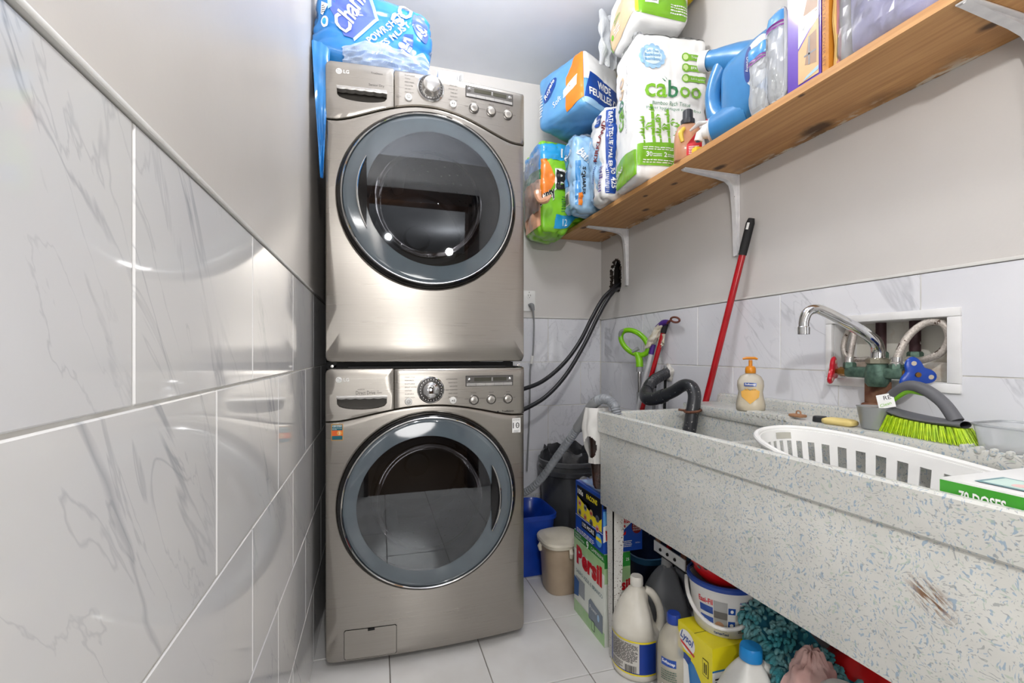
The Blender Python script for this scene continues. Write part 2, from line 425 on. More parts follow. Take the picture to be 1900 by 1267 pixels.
def rows(side,ztop,pitch,joints,lo,hi,parent,m,cutb=None):
    z=ztop;k=0
    while z>.02:
        z0=max(0,z-pitch); off=joints[k%2]; a=off
        while a>lo: a-=.4
        while a<hi:
            p,q=max(a,lo),min(a+.4,hi)
            if q-p>.012: walltile(side,p,q,z0,z,parent,m,cutb)
            a+=.4
        z=z0;k+=1
rows('l',1.252,.2495,(.474,.690),YF,YB-.008,wl,TL)
rows('r',1.242,.2435,(.78,.585),YF,YB-.008,wr,TRM,(RY0-.004,RY1+.004,RZ0-.004,RZ1+.004))
rows('b',1.246,.2465,(.935,.735),XL+.008,XR-.008,wb,TRM)
b=MB().box(XL,XL+.010,YF,YB,1.252,1.259,.002); struct(build('trim_2',b,ALU))
b=MB().box(XR-.010,XR,YF,YB,1.242,1.250,.002); struct(build('trim_3',b,ALU))
b=MB().box(XL,XR,YB-.010,YB,1.246,1.254,.002); struct(build('trim_4',b,ALU))
GB=.0052
def bed(parent,*boxes):
    b=MB()
    for q in boxes: b.box(*q)
    build('grout',b,GROUT,parent,smooth=0)
bed(wl,(XL,XL+GB,YF,YB,0,1.25)); bed(wb,(XL,XR,YB-GB,YB,0,1.244))
bed(wr,(XR-GB,XR,YF,RY0,0,1.24),(XR-GB,XR,RY1,YB,0,1.24),(XR-GB,XR,RY0,RY1,0,RZ0),(XR-GB,XR,RY0,RY1,RZ1,1.24))
FX,FY=.314,.326; fcache={}
for i in range(-1,5):
    for j in range(-6,4):
        x0,x1=max(.045+FX*i,XL),min(.045+FX*(i+1),XR); y0,y1=max(1.365+FY*j,YF),min(1.365+FY*(j+1),YB)
        if x1-x0<.02 or y1-y0<.02: continue
        k=(round(x1-x0,4),round(y1-y0,4))
        if k not in fcache: fcache[k]=tilemesh('tile',(k[0]-.003,k[1]-.003,.008),FT)
        put(fcache[k],((x0+x1)/2,(y0+y1)/2,-.004+rnd.uniform(-.0004,.0004)),floor)
# ------------------------------------------------------------------ washer and dryer
def steel(name,hx,r=.3):
    t=NT(name); co=t.coord(scale=(1.2,1,160)); n=t.noise(co,3,3)
    t.setc(t.mix(n,lin(hx),tuple(x*.86 for x in lin(hx)[:3])+(1,)))
    t.p(Metallic=1,Roughness=r,Anisotropic=.15,Anisotropic_Rotation=.25)
    t.l(t.step(n,.2,.9),t.b.inputs['Roughness']); mr=t.n('MapRange',i_Value=n,i_3=r-.06,i_4=r+.08); t.l(mr.outputs[0],t.b.inputs['Roughness'])
    t.bump(n,.025,.001); return t.m
STEEL=steel('brushed_steel','#aca7a0',.29); SIDE=mat('cabinet_side','#85807a',.42,.6)
CHROME=mat('chrome','#d8d8d8',.06,1,hx2='#cfcfcf'); SILV=mat('silver_plastic','#c3c1be',.25,.7); BLK=mat('black_gloss','#0b0b0c',.1,0,hx2='#111112'); RUB=mat('black_rubber','#1b1b1c',.7)
RING=mat('tinted_ring','#59646b',.05,0,hx2='#565f66',spec=.7,coat=.6); POCK=mat('handle_pocket','#3a3733',.35,.5); LCD=mat('lcd','#4b4a40',.2,hx2='#403f36'); PANELG=mat('display_grey','#6d6b69',.3,.5)
GLASS=None
def doorglass():
    t=NT('tinted_door_glass'); out=t.t.nodes['Material Output']
    tr=t.n('BsdfTransparent',i_Color=lin('#a2a2a6')); gl=t.n('BsdfGlossy',i_Roughness=.015,i_Color=(.9,.95,1,1))
    fr=t.n('Fresnel',i_IOR=1.75).outputs[0]
    a=t.n('MixShader',i_0=t.math('ADD',fr,.03),i_1=tr.outputs[0],i_2=gl.outputs[0]); t.l(a.outputs[0],out.inputs[0]); return t.m
GLASS=doorglass()
def drumsteel():
    t=NT('drum_steel'); t.setc(t.mix(t.noise(t.coord(scale=(1,14,1)),6),lin('#8e8e8e'),lin('#b0b0b0'))); t.p(Metallic=1,Roughness=.28); return t.m
DRUM=drumsteel(); GASK=mat('door_gasket','#6e7070',.5,hx2='#5c5e5e'); DRUMB=mat('drum_back','#5e5f60',.4,.6)
MX,HW=.185,.343
def yface(x,z=0): return 1.617-.020*max(0,1-((x-MX)/HW)**2)
def sf(x,z):
    """print surface on the front panel about (x,z)"""
    return lambda u,v,e=0: V((x+u,yface(x+u)-e,z+v))
def machine(name,label,cat,z0,z1,dz,side,washer):
    t=thing(name,label,cat,(MX,2.0,z0-.026 if washer else z0-.018))
    H=z1-z0; xl,xr=MX-HW,MX+HW
    R=.306; dc=(MX-.004,dz)
    def seam(x):
        u=abs(x-dc[0]); base=z0+(.797 if washer else .800)
        bump=(dz+R+.020)-base
        k=max(0,1-(u/.31)**2); return base+bump*k**1.6 if u<.31 else base
    xs=[xl+(xr-xl)*i/40 for i in range(41)]
    # cabinet: open-fronted shell
    yb=2.33; b=MB().box(xl,xl+.012,1.645,yb,z0,z1).box(xr-.012,xr,1.645,yb,z0,z1).box(xl,xr,1.645,yb,z1-.012,z1).box(xl,xr,1.645,yb,z0,z0+.012).box(xl,xr,yb-.01,yb,z0,z1)
    build('cabinet',b,SIDE,t,smooth=0)
    # front panel with the door hole
    rc=.018; bl=[(xl+rc*(1-math.cos(a)),z0+rc*(1-math.sin(a))) for a in (PI/2,PI/4,0)][::-1]
    br=[(xr-rc*(1-math.cos(a)),z0+rc*(1-math.sin(a))) for a in (PI/2,PI/4,0)]
    outer=bl[::1]+br+[(x,seam(x)-.0012) for x in xs[::-1]]
    inner=[(dc[0]+(R+.002)*math.cos(2*PI*i/96),dc[1]+(R+.002)*math.sin(2*PI*i/96)) for i in range(96)]
    b=MB(); ring_panel(b,dc,inner,outer,yface,steps=4,N=120,back=.035,lip=.005,hole=.05); build('front_panel',b,STEEL,t,smooth=40)
    # control panel and drawer front
    xd=.060
    def strip(a,c_,n):
        b=MB(); zt=z1
        def fn(u,v):
            x=a+(c_-a)*u; s0=seam(x)+.0012
            prof=[(s0,.03),(s0,.004),(s0+.003,0)]+[(s0+.003+(zt-.012-s0-.003)*k/6,0) for k in range(1,7)]+[(zt-.004,.003),(zt,.010),(zt,.04)]
            z,dy=prof[round(v*(len(prof)-1))]
            ed=.004 if (u==0 or u==1) else 0
            return (x,yface(x)-.003+dy+ed,z)
        L=[0,.004/(c_-a)]+[k/n for k in range(1,n)]+[1-.004/(c_-a),1]
        m=len(L)-1; P=12
        vs=[fn(u,j/(P-1)) for j in range(P) for u in L]
        b.add(vs,[[j*(m+1)+i,j*(m+1)+i+1,(j+1)*(m+1)+i+1,(j+1)*(m+1)+i] for j in range(P-1) for i in range(m)])
        return b
    build('control_panel',strip(xd+.001,xr,26),STEEL,t,smooth=45)
    pcx,pcz=-.043,z0+(.858 if washer else .888)
    pw,ph=.080,.020
    pk=[(pcx-pw,pcz+ph)]+[(pcx-pw*.985+.0,pcz-.2*ph)]+[(pcx+pw*math.cos(a),pcz-ph*.2+ph*.95*math.sin(a)*1.0) for a in [PI+PI*k/14 for k in range(15)] if abs(math.cos(a))<.93]+[(pcx+pw*.985,pcz-.2*ph),(pcx+pw,pcz+ph)]
    xs2=[xl+(xd-xl)*i/12 for i in range(13)]
    outer=[(x,seam(x)+.0012) for x in xs2]+[(xd-.001,z1-.004),(xd-.004,z1),(xl+.015,z1),(xl+.004,z1-.005),(xl,z1-.015)]
    b=MB(); ring_panel(b,(pcx,pcz),pk,outer,lambda x,z:yface(x)-.003,steps=3,N=72,back=.04,lip=.004,hole=.03)
    dr=build('drawer_front',b,STEEL,t,smooth=40)
    b=MB().poly([(x,yface(x)+.024,z) for x,z in pk]); build('handle_pocket',b,POCK,dr,smooth=0)
    b=MB(); n=24
    def lipf(u,v):
        x=pcx-pw+2*pw*u; wv=.0022*abs(math.sin(u*PI*5.5)); 
        pr=[(.006,.004),(.006,-.003),(-.001-wv,-.005),(-.004-wv,-.003),(-.004-wv,.02)]
        zz,yy=pr[round(v*4)]; return (x,yface(x)-.002+yy,pcz+ph-.002+zz)
    b.grid(lipf,44,4); build('handle',b,SILV,dr,smooth=50,label='silver lip over the drawer pocket')
    # dial
    kx,kz=.182,z0+(.898 if washer else .943)-.002; ky=yface(kx)-.003
    b=MB().lathe([(.046,0),(.046,.005),(.043,.008),(.040,.006)],(kx,ky,kz),48,axis='y'); build('dial_ring',b,CHROME,t)
    b=MB().lathe([(.041,.004),(.041,.007),(.031,.008),(0,.008)],(kx,ky,kz),48,axis='y'); dd=build('dial_scale',b,mat('dial_dark','#3f3d3c',.3,.6),t)
    if washer: pr=[(.030,.006),(.030,.016),(.0285,.020),(.024,.025),(.014,.0285),(0,.030)]
    else: pr=[(.036,.006),(.033,.010),(.030,.024),(.028,.028),(.0275,.033),(.024,.036),(.012,.0375),(0,.038)]
    b=MB().lathe(pr,(kx,ky,kz),48,axis='y'); build('knob',b,CHROME if washer else mat('satin_silver','#c9c8c6',.22,.85),t,label='chrome domed dial knob' if washer else 'satin silver dial knob')
    b=MB()
    for i in range(24):
        a=2*PI*i/24; b.box(kx+.0362*math.cos(a)-.0008,kx+.0362*math.cos(a)+.0008,ky-.0088,ky-.007,kz+.0362*math.sin(a)-.0018,kz+.0362*math.sin(a)+.0018)
    build('tick_marks',b,SILV,dd,smooth=0)
    # buttons
    zb=z0+(.858 if washer else .898); 
    def button(x,z,r,m_,nm,ring=None):
        y=yface(x)-.003
        if ring: build('button_ring',MB().lathe([(r+.004,0),(r+.004,.003),(r+.001,.004),(r+.001,.001)],(x,y,z),32,axis='y'),ring,t)
        return build(nm,MB().lathe([(r,0),(r,.006),(r*.9,.0085),(r*.6,.0095),(0,.010)],(x,y,z),32,axis='y'),m_,t)
    PB=mat('pearl_button','#e6e5e2',.18,0,coat=.5); IK=mat('grey_ink','#4a4845',.5)
    p1=button(.107,zb,.0125,PB,'power_button'); p2=button(.259,zb,.0125,PB,'start_button')
    f=lambda x,z:(lambda u,v,e=0: V((x+u,yface(x)-.0135-e,z+v)))
    F=f(.107,zb); decal(F,[[(x,y) for x,y in ell(0,0,.0058,.0058,20)]+[(x,y) for x,y in ell(0,0,.0047,.0047,20)][::-1]] if False else [[(.0058*math.cos(a),.0058*math.sin(a)),(.0058*math.cos(a2),.0058*math.sin(a2)),(.0047*math.cos(a2),.0047*math.sin(a2)),(.0047*math.cos(a),.0047*math.sin(a))] for a,a2 in [(2*PI*k/20,2*PI*(k+1)/20) for k in range(20)]]+[rect(-.0006,-.003,.0006,.003)],IK,p1,'icon')
    F=f(.259,zb); decal(F,[[(-.005,-.004),(-.0005,0),(-.005,.004)],rect(.001,-.004,.0022,.004),rect(.0034,-.004,.0046,.004)],IK,p2,'icon')
    zz=z0+(.857 if washer else .898)
    for i,x in enumerate((.334,.398,.462)):
        bt=button(x,zz-.000,.0140,mat('satin_button','#b9b5af',.25,.7),'option_button',mat('ring_dark','#5a5754',.3,.6))
        text([['SOIL','LEVEL'],['SPIN','SPEED'],['WASH/','RINSE']][i] if washer else [['DRY','LEVEL'],['TEMP','CONTROL'],['TIME','DRY']][i],lambda u,v,e=0,x=x:V((x+u,yface(x)-.0128-e,zz+v)),IK,bt,w=.013)
        for k in range(7):
            pass
    # display
    x0,x1=.304,.482; za,zc=z0+((.905,.943) if washer else (.935,.975))[0],z0+((.905,.943) if washer else (.935,.975))[1]
    yq=lambda x:yface(x)-.003
    T=lambda m0,a,c_,s0,s1,d0,d1,nm,par=t: build(nm,MB().add([(x,yq(x)-d,z) for d in (d0,d1) for z in (s0,s1) for x in (a,(a+c_)/2,c_)],[[0,1,4,3],[1,2,5,4],[6,9,10,7],[7,10,11,8],[0,3,9,6],[2,8,11,5],[0,6,7,1],[1,7,8,2],[3,4,10,9],[4,5,11,10]]),m0,par,smooth=0)
    dp=T(mat('display_frame','#4c4a49',.3,.6),x0,x1,za,zc,0,.002,'display')
    T(PANELG,x0+.003,x1-.003,za+.013,zc-.003,.002,.003,'fascia',dp)
    T(LCD,x0+.031,x0+.094,zc-.020,zc-.007,.003,.0036,'screen',dp); T(LCD,x0+.101,x0+.152,zc-.020,zc-.007,.003,.0036,'screen',dp)
    T(SILV,x0+.0955,x0+.0995,zc-.020,zc-.007,.003,.0038,'divider',dp)
    for i in range(5):
        a=x0+.003+i*.0345; T(SILV,a,a+.0335,za+.002,za+.012,.002,.0034,'key',dp)
    for x in (x0+.013,x1-.013): build('sensor_stud',MB().lathe([(.006,0),(.006,.004),(.003,.007),(0,.0075)],(x,yq(x)-.002,zc-.014),20,axis='y'),CHROME,dp)
    # fine print
    fr=lambda x,z:(lambda u,v,e=0: V((x+u,yface(x+u)-.003-e,z+v)))
    L=['STEAM CYCLE','PERM.PRESS','BULKY/LARGE','BRIGHT WHITES','SANITARY','ALLERGIENE','STEAM FRESH'] if washer else ['NORMAL','BULKY/LARGE','TOWELS','PERM.PRESS','DELICATES','AIR DRY','HEAVY DUTY']
    Rr=['COTTON/NORMAL','HEAVY DUTY','DELICATES','HAND WASH/WOOL','SPEED WASH','RINSE+SPIN'] if washer else ['SUPER DRY','SPEED DRY','FRESHEN UP','TIME DRY','RACK DRY','SMALL LOAD']
    for i,s in enumerate(L): text(s,fr(.095,kz+.045-.0115*i),IK,t,w=.0030*len(s),h=.0042,align='L')
    for i,s in enumerate(Rr): text(s,fr(.275-.0031*len(s),kz+.036-.0125*i),IK,t,w=.0031*len(s),h=.0042,align='L')
    for i,x in enumerate((.334,.398,.462)):
        for k,(du,dv) in enumerate(((0,.025),(-.026,.004),(.026,.004))): text((['NORMAL','LIGHT','HEAVY'],['MEDIUM','LOW','HIGH'],['WARM','COLD','HOT'])[i][k],fr(x+du,zz+dv),IK,t,h=.0034)
    # maker's mark
    lx,lz=-.116,z0+(.935 if washer else .959)
    lg=decal(fr(lx,lz),[ell(0,0,.0095,.0095,28)],WHITE,t,'emblem')
    decal(fr(lx,lz),[[(.0068*math.cos(a),.0068*math.sin(a)),(.0068*math.cos(a2),.0068*math.sin(a2)),(.0058*math.cos(a2),.0058*math.sin(a2)),(.0058*math.cos(a),.0058*math.sin(a))] for a,a2 in [(PI*.55+1.45*PI*k/20,PI*.55+1.45*PI*(k+1)/20) for k in range(20)]]+[rect(0,-.0005,.0065,.0005),rect(-.0005,-.003,.0005,.0035),rect(-.0005,-.003,.0025,-.0022),ell(-.0032,.003,.001,.001,8)],PANELG,lg,'emblem_line',e=.0012)
    text('LG',fr(lx+.023,lz),WHITE,t,h=.0115,bold=.02)
    if washer:
        text('Direct Drive',fr(-.032,z0+.891),IK,t,h=.0125,w=.062); text('INVERTER',fr(-.046,z0+.902),IK,t,h=.0035)
        text(['10','YEARS'],fr(.012,z0+.893),IK,t,h=.010)
        text('TrueBalance',fr(.462,z0+.812),INK,t,h=.0065,bold=.01); decal(fr(.424,z0+.812),[[(0,.0035),(-.0035,-.003),(.0035,-.003)],ell(0,-.001,.003,.003,12)],INK,t,'icon')
    else:
        text('TrueSteam',fr(.004,z0+.966),IK,t,h=.006); text('Sensor Dry',fr(.003,z0+.925),IK,t,h=.010)
        text(['One Touch','Reload'],fr(.075,zb),IK,t,h=.006)
    # door
    yd=yface(MX); D=lambda a: [(r,-y) for r,y in a]
    dr=lambda prof,n=96: MB().lathe(prof,(dc[0],yd,dc[1]),n,axis='y')
    build('panel_lip',dr([(R+.002,-.03),(R+.0015,.002),(R-.001,.005),(R-.004,.003),(R-.004,-.03)]),STEEL,t)
    door=build('door_rim',dr([(R-.004,-.04),(R-.005,.014),(R-.008,.022),(R-.014,.028),(R-.019,.028),(R-.019,-.04)]),BLK,t)
    build('chrome_ring',dr([(R-.0165,.022),(R-.0165,.031),(R-.0185,.033),(R-.021,.031),(R-.022,.026),(R-.022,.01)]),CHROME,door)
    off=.014*side; ic=(dc[0]-off,dc[1]-.000); ri=.226
    c1=[(ic[0]+ri*math.cos(2*PI*i/96),ic[1]+ri*math.sin(2*PI*i/96)) for i in range(96)]
    c2=[(dc[0]+(R-.0225)*math.cos(2*PI*i/96),dc[1]+(R-.0225)*math.sin(2*PI*i/96)) for i in range(96)]
    def yr(x,z):
        d=math.hypot(x-dc[0],z-dc[1])/(R-.0225); return yd-.034+.008*d**4
    b=MB(); ring_panel(b,ic,c1,c2,yr,steps=5,N=96,back=.02,lip=.003,hole=.012); build('door_ring',b,RING,door,smooth=50)
    yg=yd-.0325
    b=MB().lathe([(ri+.001,-.004),(ri+.001,.0),(ri*.8,.0005),(ri*.5,.0009),(0,.001)],(ic[0],yg,ic[1]),96,axis='y'); build('door_glass',b,GLASS,door,smooth=60)
    # handle: chrome bow over a black pocket
    hx=dc[0]+side*.232; sgn=side
    A=.50; arc=lambda r,n=24:[(dc[0]+sgn*(r*math.cos(-A+2*A*k/n)),dc[1]+r*math.sin(-A+2*A*k/n)) for k in range(n+1)]
    outer=arc(.237); c3=(ic[0],ic[1])
    pocket=[(x,z) for x,z in outer]; inner=[]
    for k in range(25):
        tt=-1+2*k/24; a=A*tt*.92; rr=.234-.026*(1-tt*tt)
        inner.append((dc[0]+sgn*rr*math.cos(a),dc[1]+rr*math.sin(a)))
    hp=build('handle_pocket',MB().prism(pocket+inner[::-1],(0,yd-.0385,0),(1,0,0),(0,0,1),.006),BLK,door,smooth=0)
    b=MB().tube([(x,yd-.041-.006*math.cos((k-12)/12*1.4),z) for k,(x,z) in enumerate(arc(.239))],[.0030+.0030*math.cos((k-12)/12*1.45) for k in range(25)],8,flat=.7); build('handle',b,CHROME,door,label='chrome bow handle')
    # drum behind the glass
    b=dr([(R-.022,-.02),(.235,-.03),(.205,-.06),(.20,-.085),(.215,-.10)]); build('gasket',b,GASK,t)
    b=dr([(.215,-.10),(.245,-.11),(.245,-.50),(.24,-.52)],64); build('drum',b,DRUM,t)
    b=dr([(.245,-.52),(.2,-.515),(.19,-.53),(.06,-.535),(.05,-.51),(0,-.505)],48); build('drum_back',b,DRUMB,t)
    for k in range(3):
        a=2*PI*k/3+.6; q=M.Translation((dc[0],0,dc[1]))@M.Rotation(a,4,'Y')
        build('drum_vane',MB(q).box(-.022,.022,yd+.14,yd+.47,-.243,-.185,.018,3),mat('vane_grey','#9fa1a3',.35),t)
    b=MB()
    for i in range(26):
        for k in range(7):
            a=2*PI*i/26+ (k%2)*.12; x,z=dc[0]+.2435*math.cos(a),dc[1]+.2435*math.sin(a)
            b.add(*(lambda q:(q.v,q.f))(MB(M.Translation((x,yd+.15+k*.05,z))@M.Rotation(-a,4,'Y')).box(-.001,.0005,-.003,.003,-.003,.003)))
    build('drum_holes',b,BLK,t,smooth=0)['kind']='stuff'
    b=dr([(.19,-.035),(.185,-.07),(.16,-.11),(.12,-.135),(.06,-.148),(0,-.15)],64); build('glass_bowl',b,glassy('bowl_glass','#d5d8da',.18,.02),door)
    # feet
    b=MB()
    for x in (xl+.045,xr-.045):
        build('foot',MB().lathe([(.02,0),(.022,.006),(.016,.012),(.014,.03 if washer else .02)],(x,1.69,z0-(.027 if washer else .019)),20),RUB,t)
        build('foot',MB().lathe([(.02,0),(.022,.006),(.016,.012),(.014,.03 if washer else .02)],(x,2.27,z0-(.027 if washer else .019)),20),RUB,t)
    if washer:
        fl=[(-.097,.033),(.066,.029),(.072,.034),(.072,.122),(.066,.128),(-.092,.138),(-.099,.133)]
        fl=[(-.095,.036),(-.099,.041),(-.099,.126),(-.095,.131),(.063,.131),(.067,.127),(.067,.041),(.063,.036)]
        FS=sf(-.016,0)
        gp=[((x+.016)*1.022,.0835+(z-.0835)*1.032) for x,z in fl]; decal(FS,[gp],BLK,t,'service_flap_gap',.012,e=.0008)
        fp=decal(FS,[[(x+.016,z) for x,z in fl]],STEEL,t,'service_flap',.012,e=.0018)
        build('latch',MB().box(-.025,-.003,yface(0)-.003,yface(0),.124,.131),BLK,fp,smooth=0)
        # stickers
        S=sf(-.1215,z0+.762); st=decal(S,[rect(-.0185,-.027,.0185,.027)],mat('sticker_edge','#d99a3c',.4),t,'sticker',label='orange and teal sticker')
        TE=mat('teal_print','#1f6673',.4)
        decal(S,[rect(-.0165,.006,.0165,.025),rect(-.0165,-.025,.0165,-.012)],TE,st,g=0,e=.0009); decal(S,[rect(-.0165,-.012,.0165,.006)],mat('orange_print','#e0642b',.4),st,e=.0009)
        decal(S,[ell(.007,-.003,.008,.008,20)],mat('amber_print','#e6a04a',.4),st,e=.0012)
        text('CERTIFIED',S,WHITE,st,at=(0,.0205),w=.030,h=.005,e=.0013,bold=.02); text(['asthma & allergy','friendly'],S,WHITE,st,at=(0,.0115),w=.029,h=.008,e=.0013); text('2',S,WHITE,st,at=(.007,-.003),h=.009,e=.0016)
        S=sf(.497,z0+.757); st=decal(S,[rect(-.0165,-.0265,.0165,.0265)],WHITE,t,'sticker',label='white warranty sticker reading 10')
        text('DD MOTOR',S,IK,st,at=(0,.020),w=.026,h=.0045); text('10',S,INK,st,at=(-.001,0),w=.026,h=.021); text('YEAR',S,INK,st,at=(.0055,0),h=.0032); text('WARRANTY',S,IK,st,at=(0,-.0195),w=.022,h=.0035)
        lines(S,IK,st,-.012,.012,-.025,-.022,1)
    return t
WZ0,WZ1,DZ0,DZ1=.027,.998,1.020,2.012
washer=machine('washing_machine','lower steel front-load washing machine with orange sticker, standing on the floor','washing machine',WZ0,WZ1,.5435,1,True)
dryer=machine('clothes_dryer','upper steel clothes dryer stacked on the washing machine, door handle on left','dryer',DZ0,DZ1,1.573,-1,False)
t=thing('stacking_kit','dark metal stacking bracket between the dryer and the washing machine','bracket',(MX,1.9,WZ1))
for x in (MX-HW+.004,MX+HW-.03): build('rail',MB().box(x,x+.026,1.63,2.3,WZ1,WZ1+.0025),RUB,t,smooth=0)
build('front_bar',MB().box(MX-HW+.07,MX+HW-.07,1.622,1.63,WZ1,WZ1+.007,.001).box(MX-HW+.03,MX+HW-.03,1.66,1.664,WZ1,WZ1+.020),RUB,t,smooth=0)
for x in (MX-HW+.02,MX+HW-.02): build('screw',MB().lathe([(.005,0),(.005,.004),(0,.005)],(x,1.625,WZ1+.008),12,axis='y'),SILV,t)
# ------------------------------------------------------------------ shelf and what stands on it
SZ=1.720
def wood():
    t=NT('pine_board'); co=t.coord()
    g=t.n('Mapping',i_Vector=co,i_Scale=(26,1.1,26)).outputs[0]
    n=t.noise(g,2.2,6,.6,.4); n2=t.noise(co,2.5,2)
    c=t.mix(t.step(n,.3,.72),lin('#d8a66c'),lin('#b57f48')); c=t.mix(t.math('MULTIPLY',t.step(n2,.45,.75),.45),c,lin('#9c6634'))
    f=None
    for (x,y,r) in KN:
        d=t.n('VectorMath',operation='MULTIPLY',i_0=t.n('VectorMath',operation='SUBTRACT',i_0=co,i_1=(x-SO.x,y-SO.y,0)).outputs[0],i_1=(1,.62,0)).outputs[0]
        d=t.n('VectorMath',operation='LENGTH',i_0=d).outputs['Value']
        d=t.math('ADD',d,t.math('MULTIPLY',t.math('SUBTRACT',t.noise(co,45,3),.5),r*.7))
        k=t.step(d,r*1.25,r*.55); f=k if f is None else t.math('MAXIMUM',f,k)
    sep=t.n('SeparateXYZ',i_0=co)
    under=t.step(sep.outputs[2],.006,.002)
    c=t.mix(t.math('MULTIPLY',t.math('MULTIPLY',f,.88),under),c,lin('#3f2411'))
    # old white paint and dirt left along the wall edge of the underside
    edge=t.step(sep.outputs[0],.095,.135); pn=t.step(t.noise(t.n('Mapping',i_Vector=co,i_Scale=(1,.35,1)).outputs[0],38,5,.65),.50,.56)
    c=t.mix(t.math('MULTIPLY',t.math('MULTIPLY',t.step(sep.outputs[0],.05,.13),t.step(t.noise(co,9,4),.45,.65)),t.math('MULTIPLY',under,.7)),c,lin('#4a3018'))
    c=t.mix(t.math('MULTIPLY',t.math('MULTIPLY',edge,pn),under),c,lin('#ded8c8'))
    t.setc(c); t.p(Roughness=.5); t.bump(n,.12,.002); return t.m
KN=[(1.225,1.02,.030),(1.155,1.33,.017),(1.175,1.82,.014),(1.10,1.51,.010),(1.07,1.66,.009),(1.035,2.17,.016),(1.17,2.21,.018),(1.17,.60,.013),(1.03,.90,.006),(1.2,.56,.006)]
b=MB().prism([(1.000,2.424),(1.030,.25),(1.269,.25),(1.269,2.424)],(0,0,SZ),(1,0,0),(0,1,0),.020)
lo,hi=bbx(b.v); SO=V(((lo[0]+hi[0])/2,(lo[1]+hi[1])/2,lo[2]))
shelf=build('shelf',b,wood(),smooth=0); tag(shelf,'long knotty pine shelf board running along the right wall','shelf')
WENAM=mat('white_enamel','#e9e9ea',.3,hx2='#dcdcde',sc=30)
def bracket(y,label):
    t=thing('shelf_bracket',label,'bracket',(1.269,y,1.699),'white shelf brackets')
    pl=[(0,0),(-.232,0),(-.232,-.006),(-.09,-.017),(-.05,-.024),(-.033,-.036),(-.025,-.06),(-.018,-.13),(-.011,-.293),(0,-.293)]
    b=MB().prism([(1.269+a,1.699+c) for a,c in pl][::-1],(0,y+.002,0),(1,0,0),(0,0,1),-.004)
    build('web',b,WENAM,t,smooth=30)
    build('top_plate',MB().box(1.035,1.269,y-.011,y+.013,1.6955,1.6993,.001),WENAM,t)
    b=MB(); q=[(1.269-.016,1.66),(1.269-.0115,1.57),(1.269-.007,1.41)]
    build('wall_plate',MB().box(1.2655,1.269,y-.011,y+.013,1.404,1.699,.001),WENAM,t)
    b=MB(); pr=[(-.232,-.006),(-.09,-.018),(-.05,-.025),(-.033,-.037),(-.025,-.061),(-.018,-.13),(-.011,-.293)]
    b.grid(lambda u,v:(1.269+pr[round(v*6)][0]-.0005,y-.0085+.018*u,1.699+pr[round(v*6)][1]-.0005),1,6); build('rib',b,WENAM,t,smooth=40)
    for z in (1.418,1.62): build('screw',MB().lathe([(.0035,-.0),(.0035,.002),(0,.0025)],(1.2655-(.006 if z<1.5 else .012),y+.001,z),10,axis='x'),INK,t)
    return t
bracket(2.133,'white metal shelf bracket nearest the back wall corner, above the hole')
bracket(1.370,'white metal shelf bracket behind the top of the long red mop handle')
bracket(.570,'white metal shelf bracket nearest the camera, at the top right edge')
YEL=mat('yellow_pipe','#d8b92a',.4)
b=MB().tube([(1.235,.3,2.505),(1.235,2.42,2.505)],.016,16); tag(build('gas_pipe',b,YEL),'yellow pipe running along the ceiling above the shelf','pipe')
# packs
def film(n,h,r=.28,h2=None): return mat('film_'+n,h,r,0,hx2=h2,sc=9,coat=.35)
FW=film('white','#f3f3f1',.35); FG=film('green','#7cb82a'); FG2=film('deep_green','#2f7a4f'); FTAN=film('tan','#dcc09a'); FB=film('sky','#4f9ad6',h2='#3f86c6'); FDB=film('navy','#1c4aa0'); FLB=film('light_blue','#a9cdea',h2='#8fbbe0'); FOR=film('orange','#f08a2c',h2='#e87a1e'); FLG=film('lime','#8fd136',h2='#7cc52a'); FCY=film('cyan','#2f9fd8'); FPE=film('peach','#efb48f'); FPU=film('purple','#6a48b4',h2='#5c3aa6'); FRED=film('red','#d8202c'); FGR=film('grey_print','#8b8f93')
CLEAR=glassy('clear_film','#f4f6f8',.25,.12,op=.16); MILK=glassy('milky_film','#eef0f2',.22,.18,op=.42,hx='#eef1f4')
def rolls(nv,depth,wv=.012):
    return lambda q,d: depth*max(0,1-abs(((q.z/nv+.5)%1)-.5)*nv/wv)
def pack(name,label,cat,P,m,group=None):
    lo,hi=bbx(P.mesh().v)
    t=thing(name,label,cat,((lo[0]+hi[0])/2,(lo[1]+hi[1])/2,lo[2]),group); w=build('wrapper',P.mesh(),m,t,smooth=60); return t
# big white bamboo tissue pack
th=math.radians(-8); cx,cy=.952+.148*math.cos(th)-.105*math.sin(th)*-1*-1,1.545+.148*math.sin(th)+.105*math.cos(th)
P=Pack((1.114,1.626,SZ+.283),(.148,.105,.279),.022,(0,0,th),bulge=.006,wr=.004,fr=11,seed=1,dent=lambda q,d:.004*(max(0,1-abs(((q.z/.112+.5)%1)-.5)*11)+max(0,1-abs(((q.x/.11+.5)%1)-.5)*10)*.8),n=30,crease=.0025)
t=pack('toilet_tissue_pack','large white toilet tissue pack with green bamboo print, standing mid shelf','tissue pack',P,FW)
F=P.f('-y'); L=P.f('-x'); g=.02
wave=lambda a,c_,y0,y1,am:[(a+(c_-a)*i/10,y0) for i in range(11)]+[(a+(c_-a)*i/10,y1+am*math.sin(i/10*3)) for i in range(10,-1,-1)]
decal(F,[wave(-.146,.146,-.232,-.150,.008)],FG,t,'green_band',g); decal(L,[wave(-.103,.103,-.268,-.172,.014)],FG,t,'green_band',g)
for s,x,w,m in (('ca',-.068,.088,FG),('b',.000,.040,FG2),('oo',.072,.092,FG)): text(s,F,m,t,at=(x,.055 if s!='b' else .064),w=w,g=g,bold=.015)
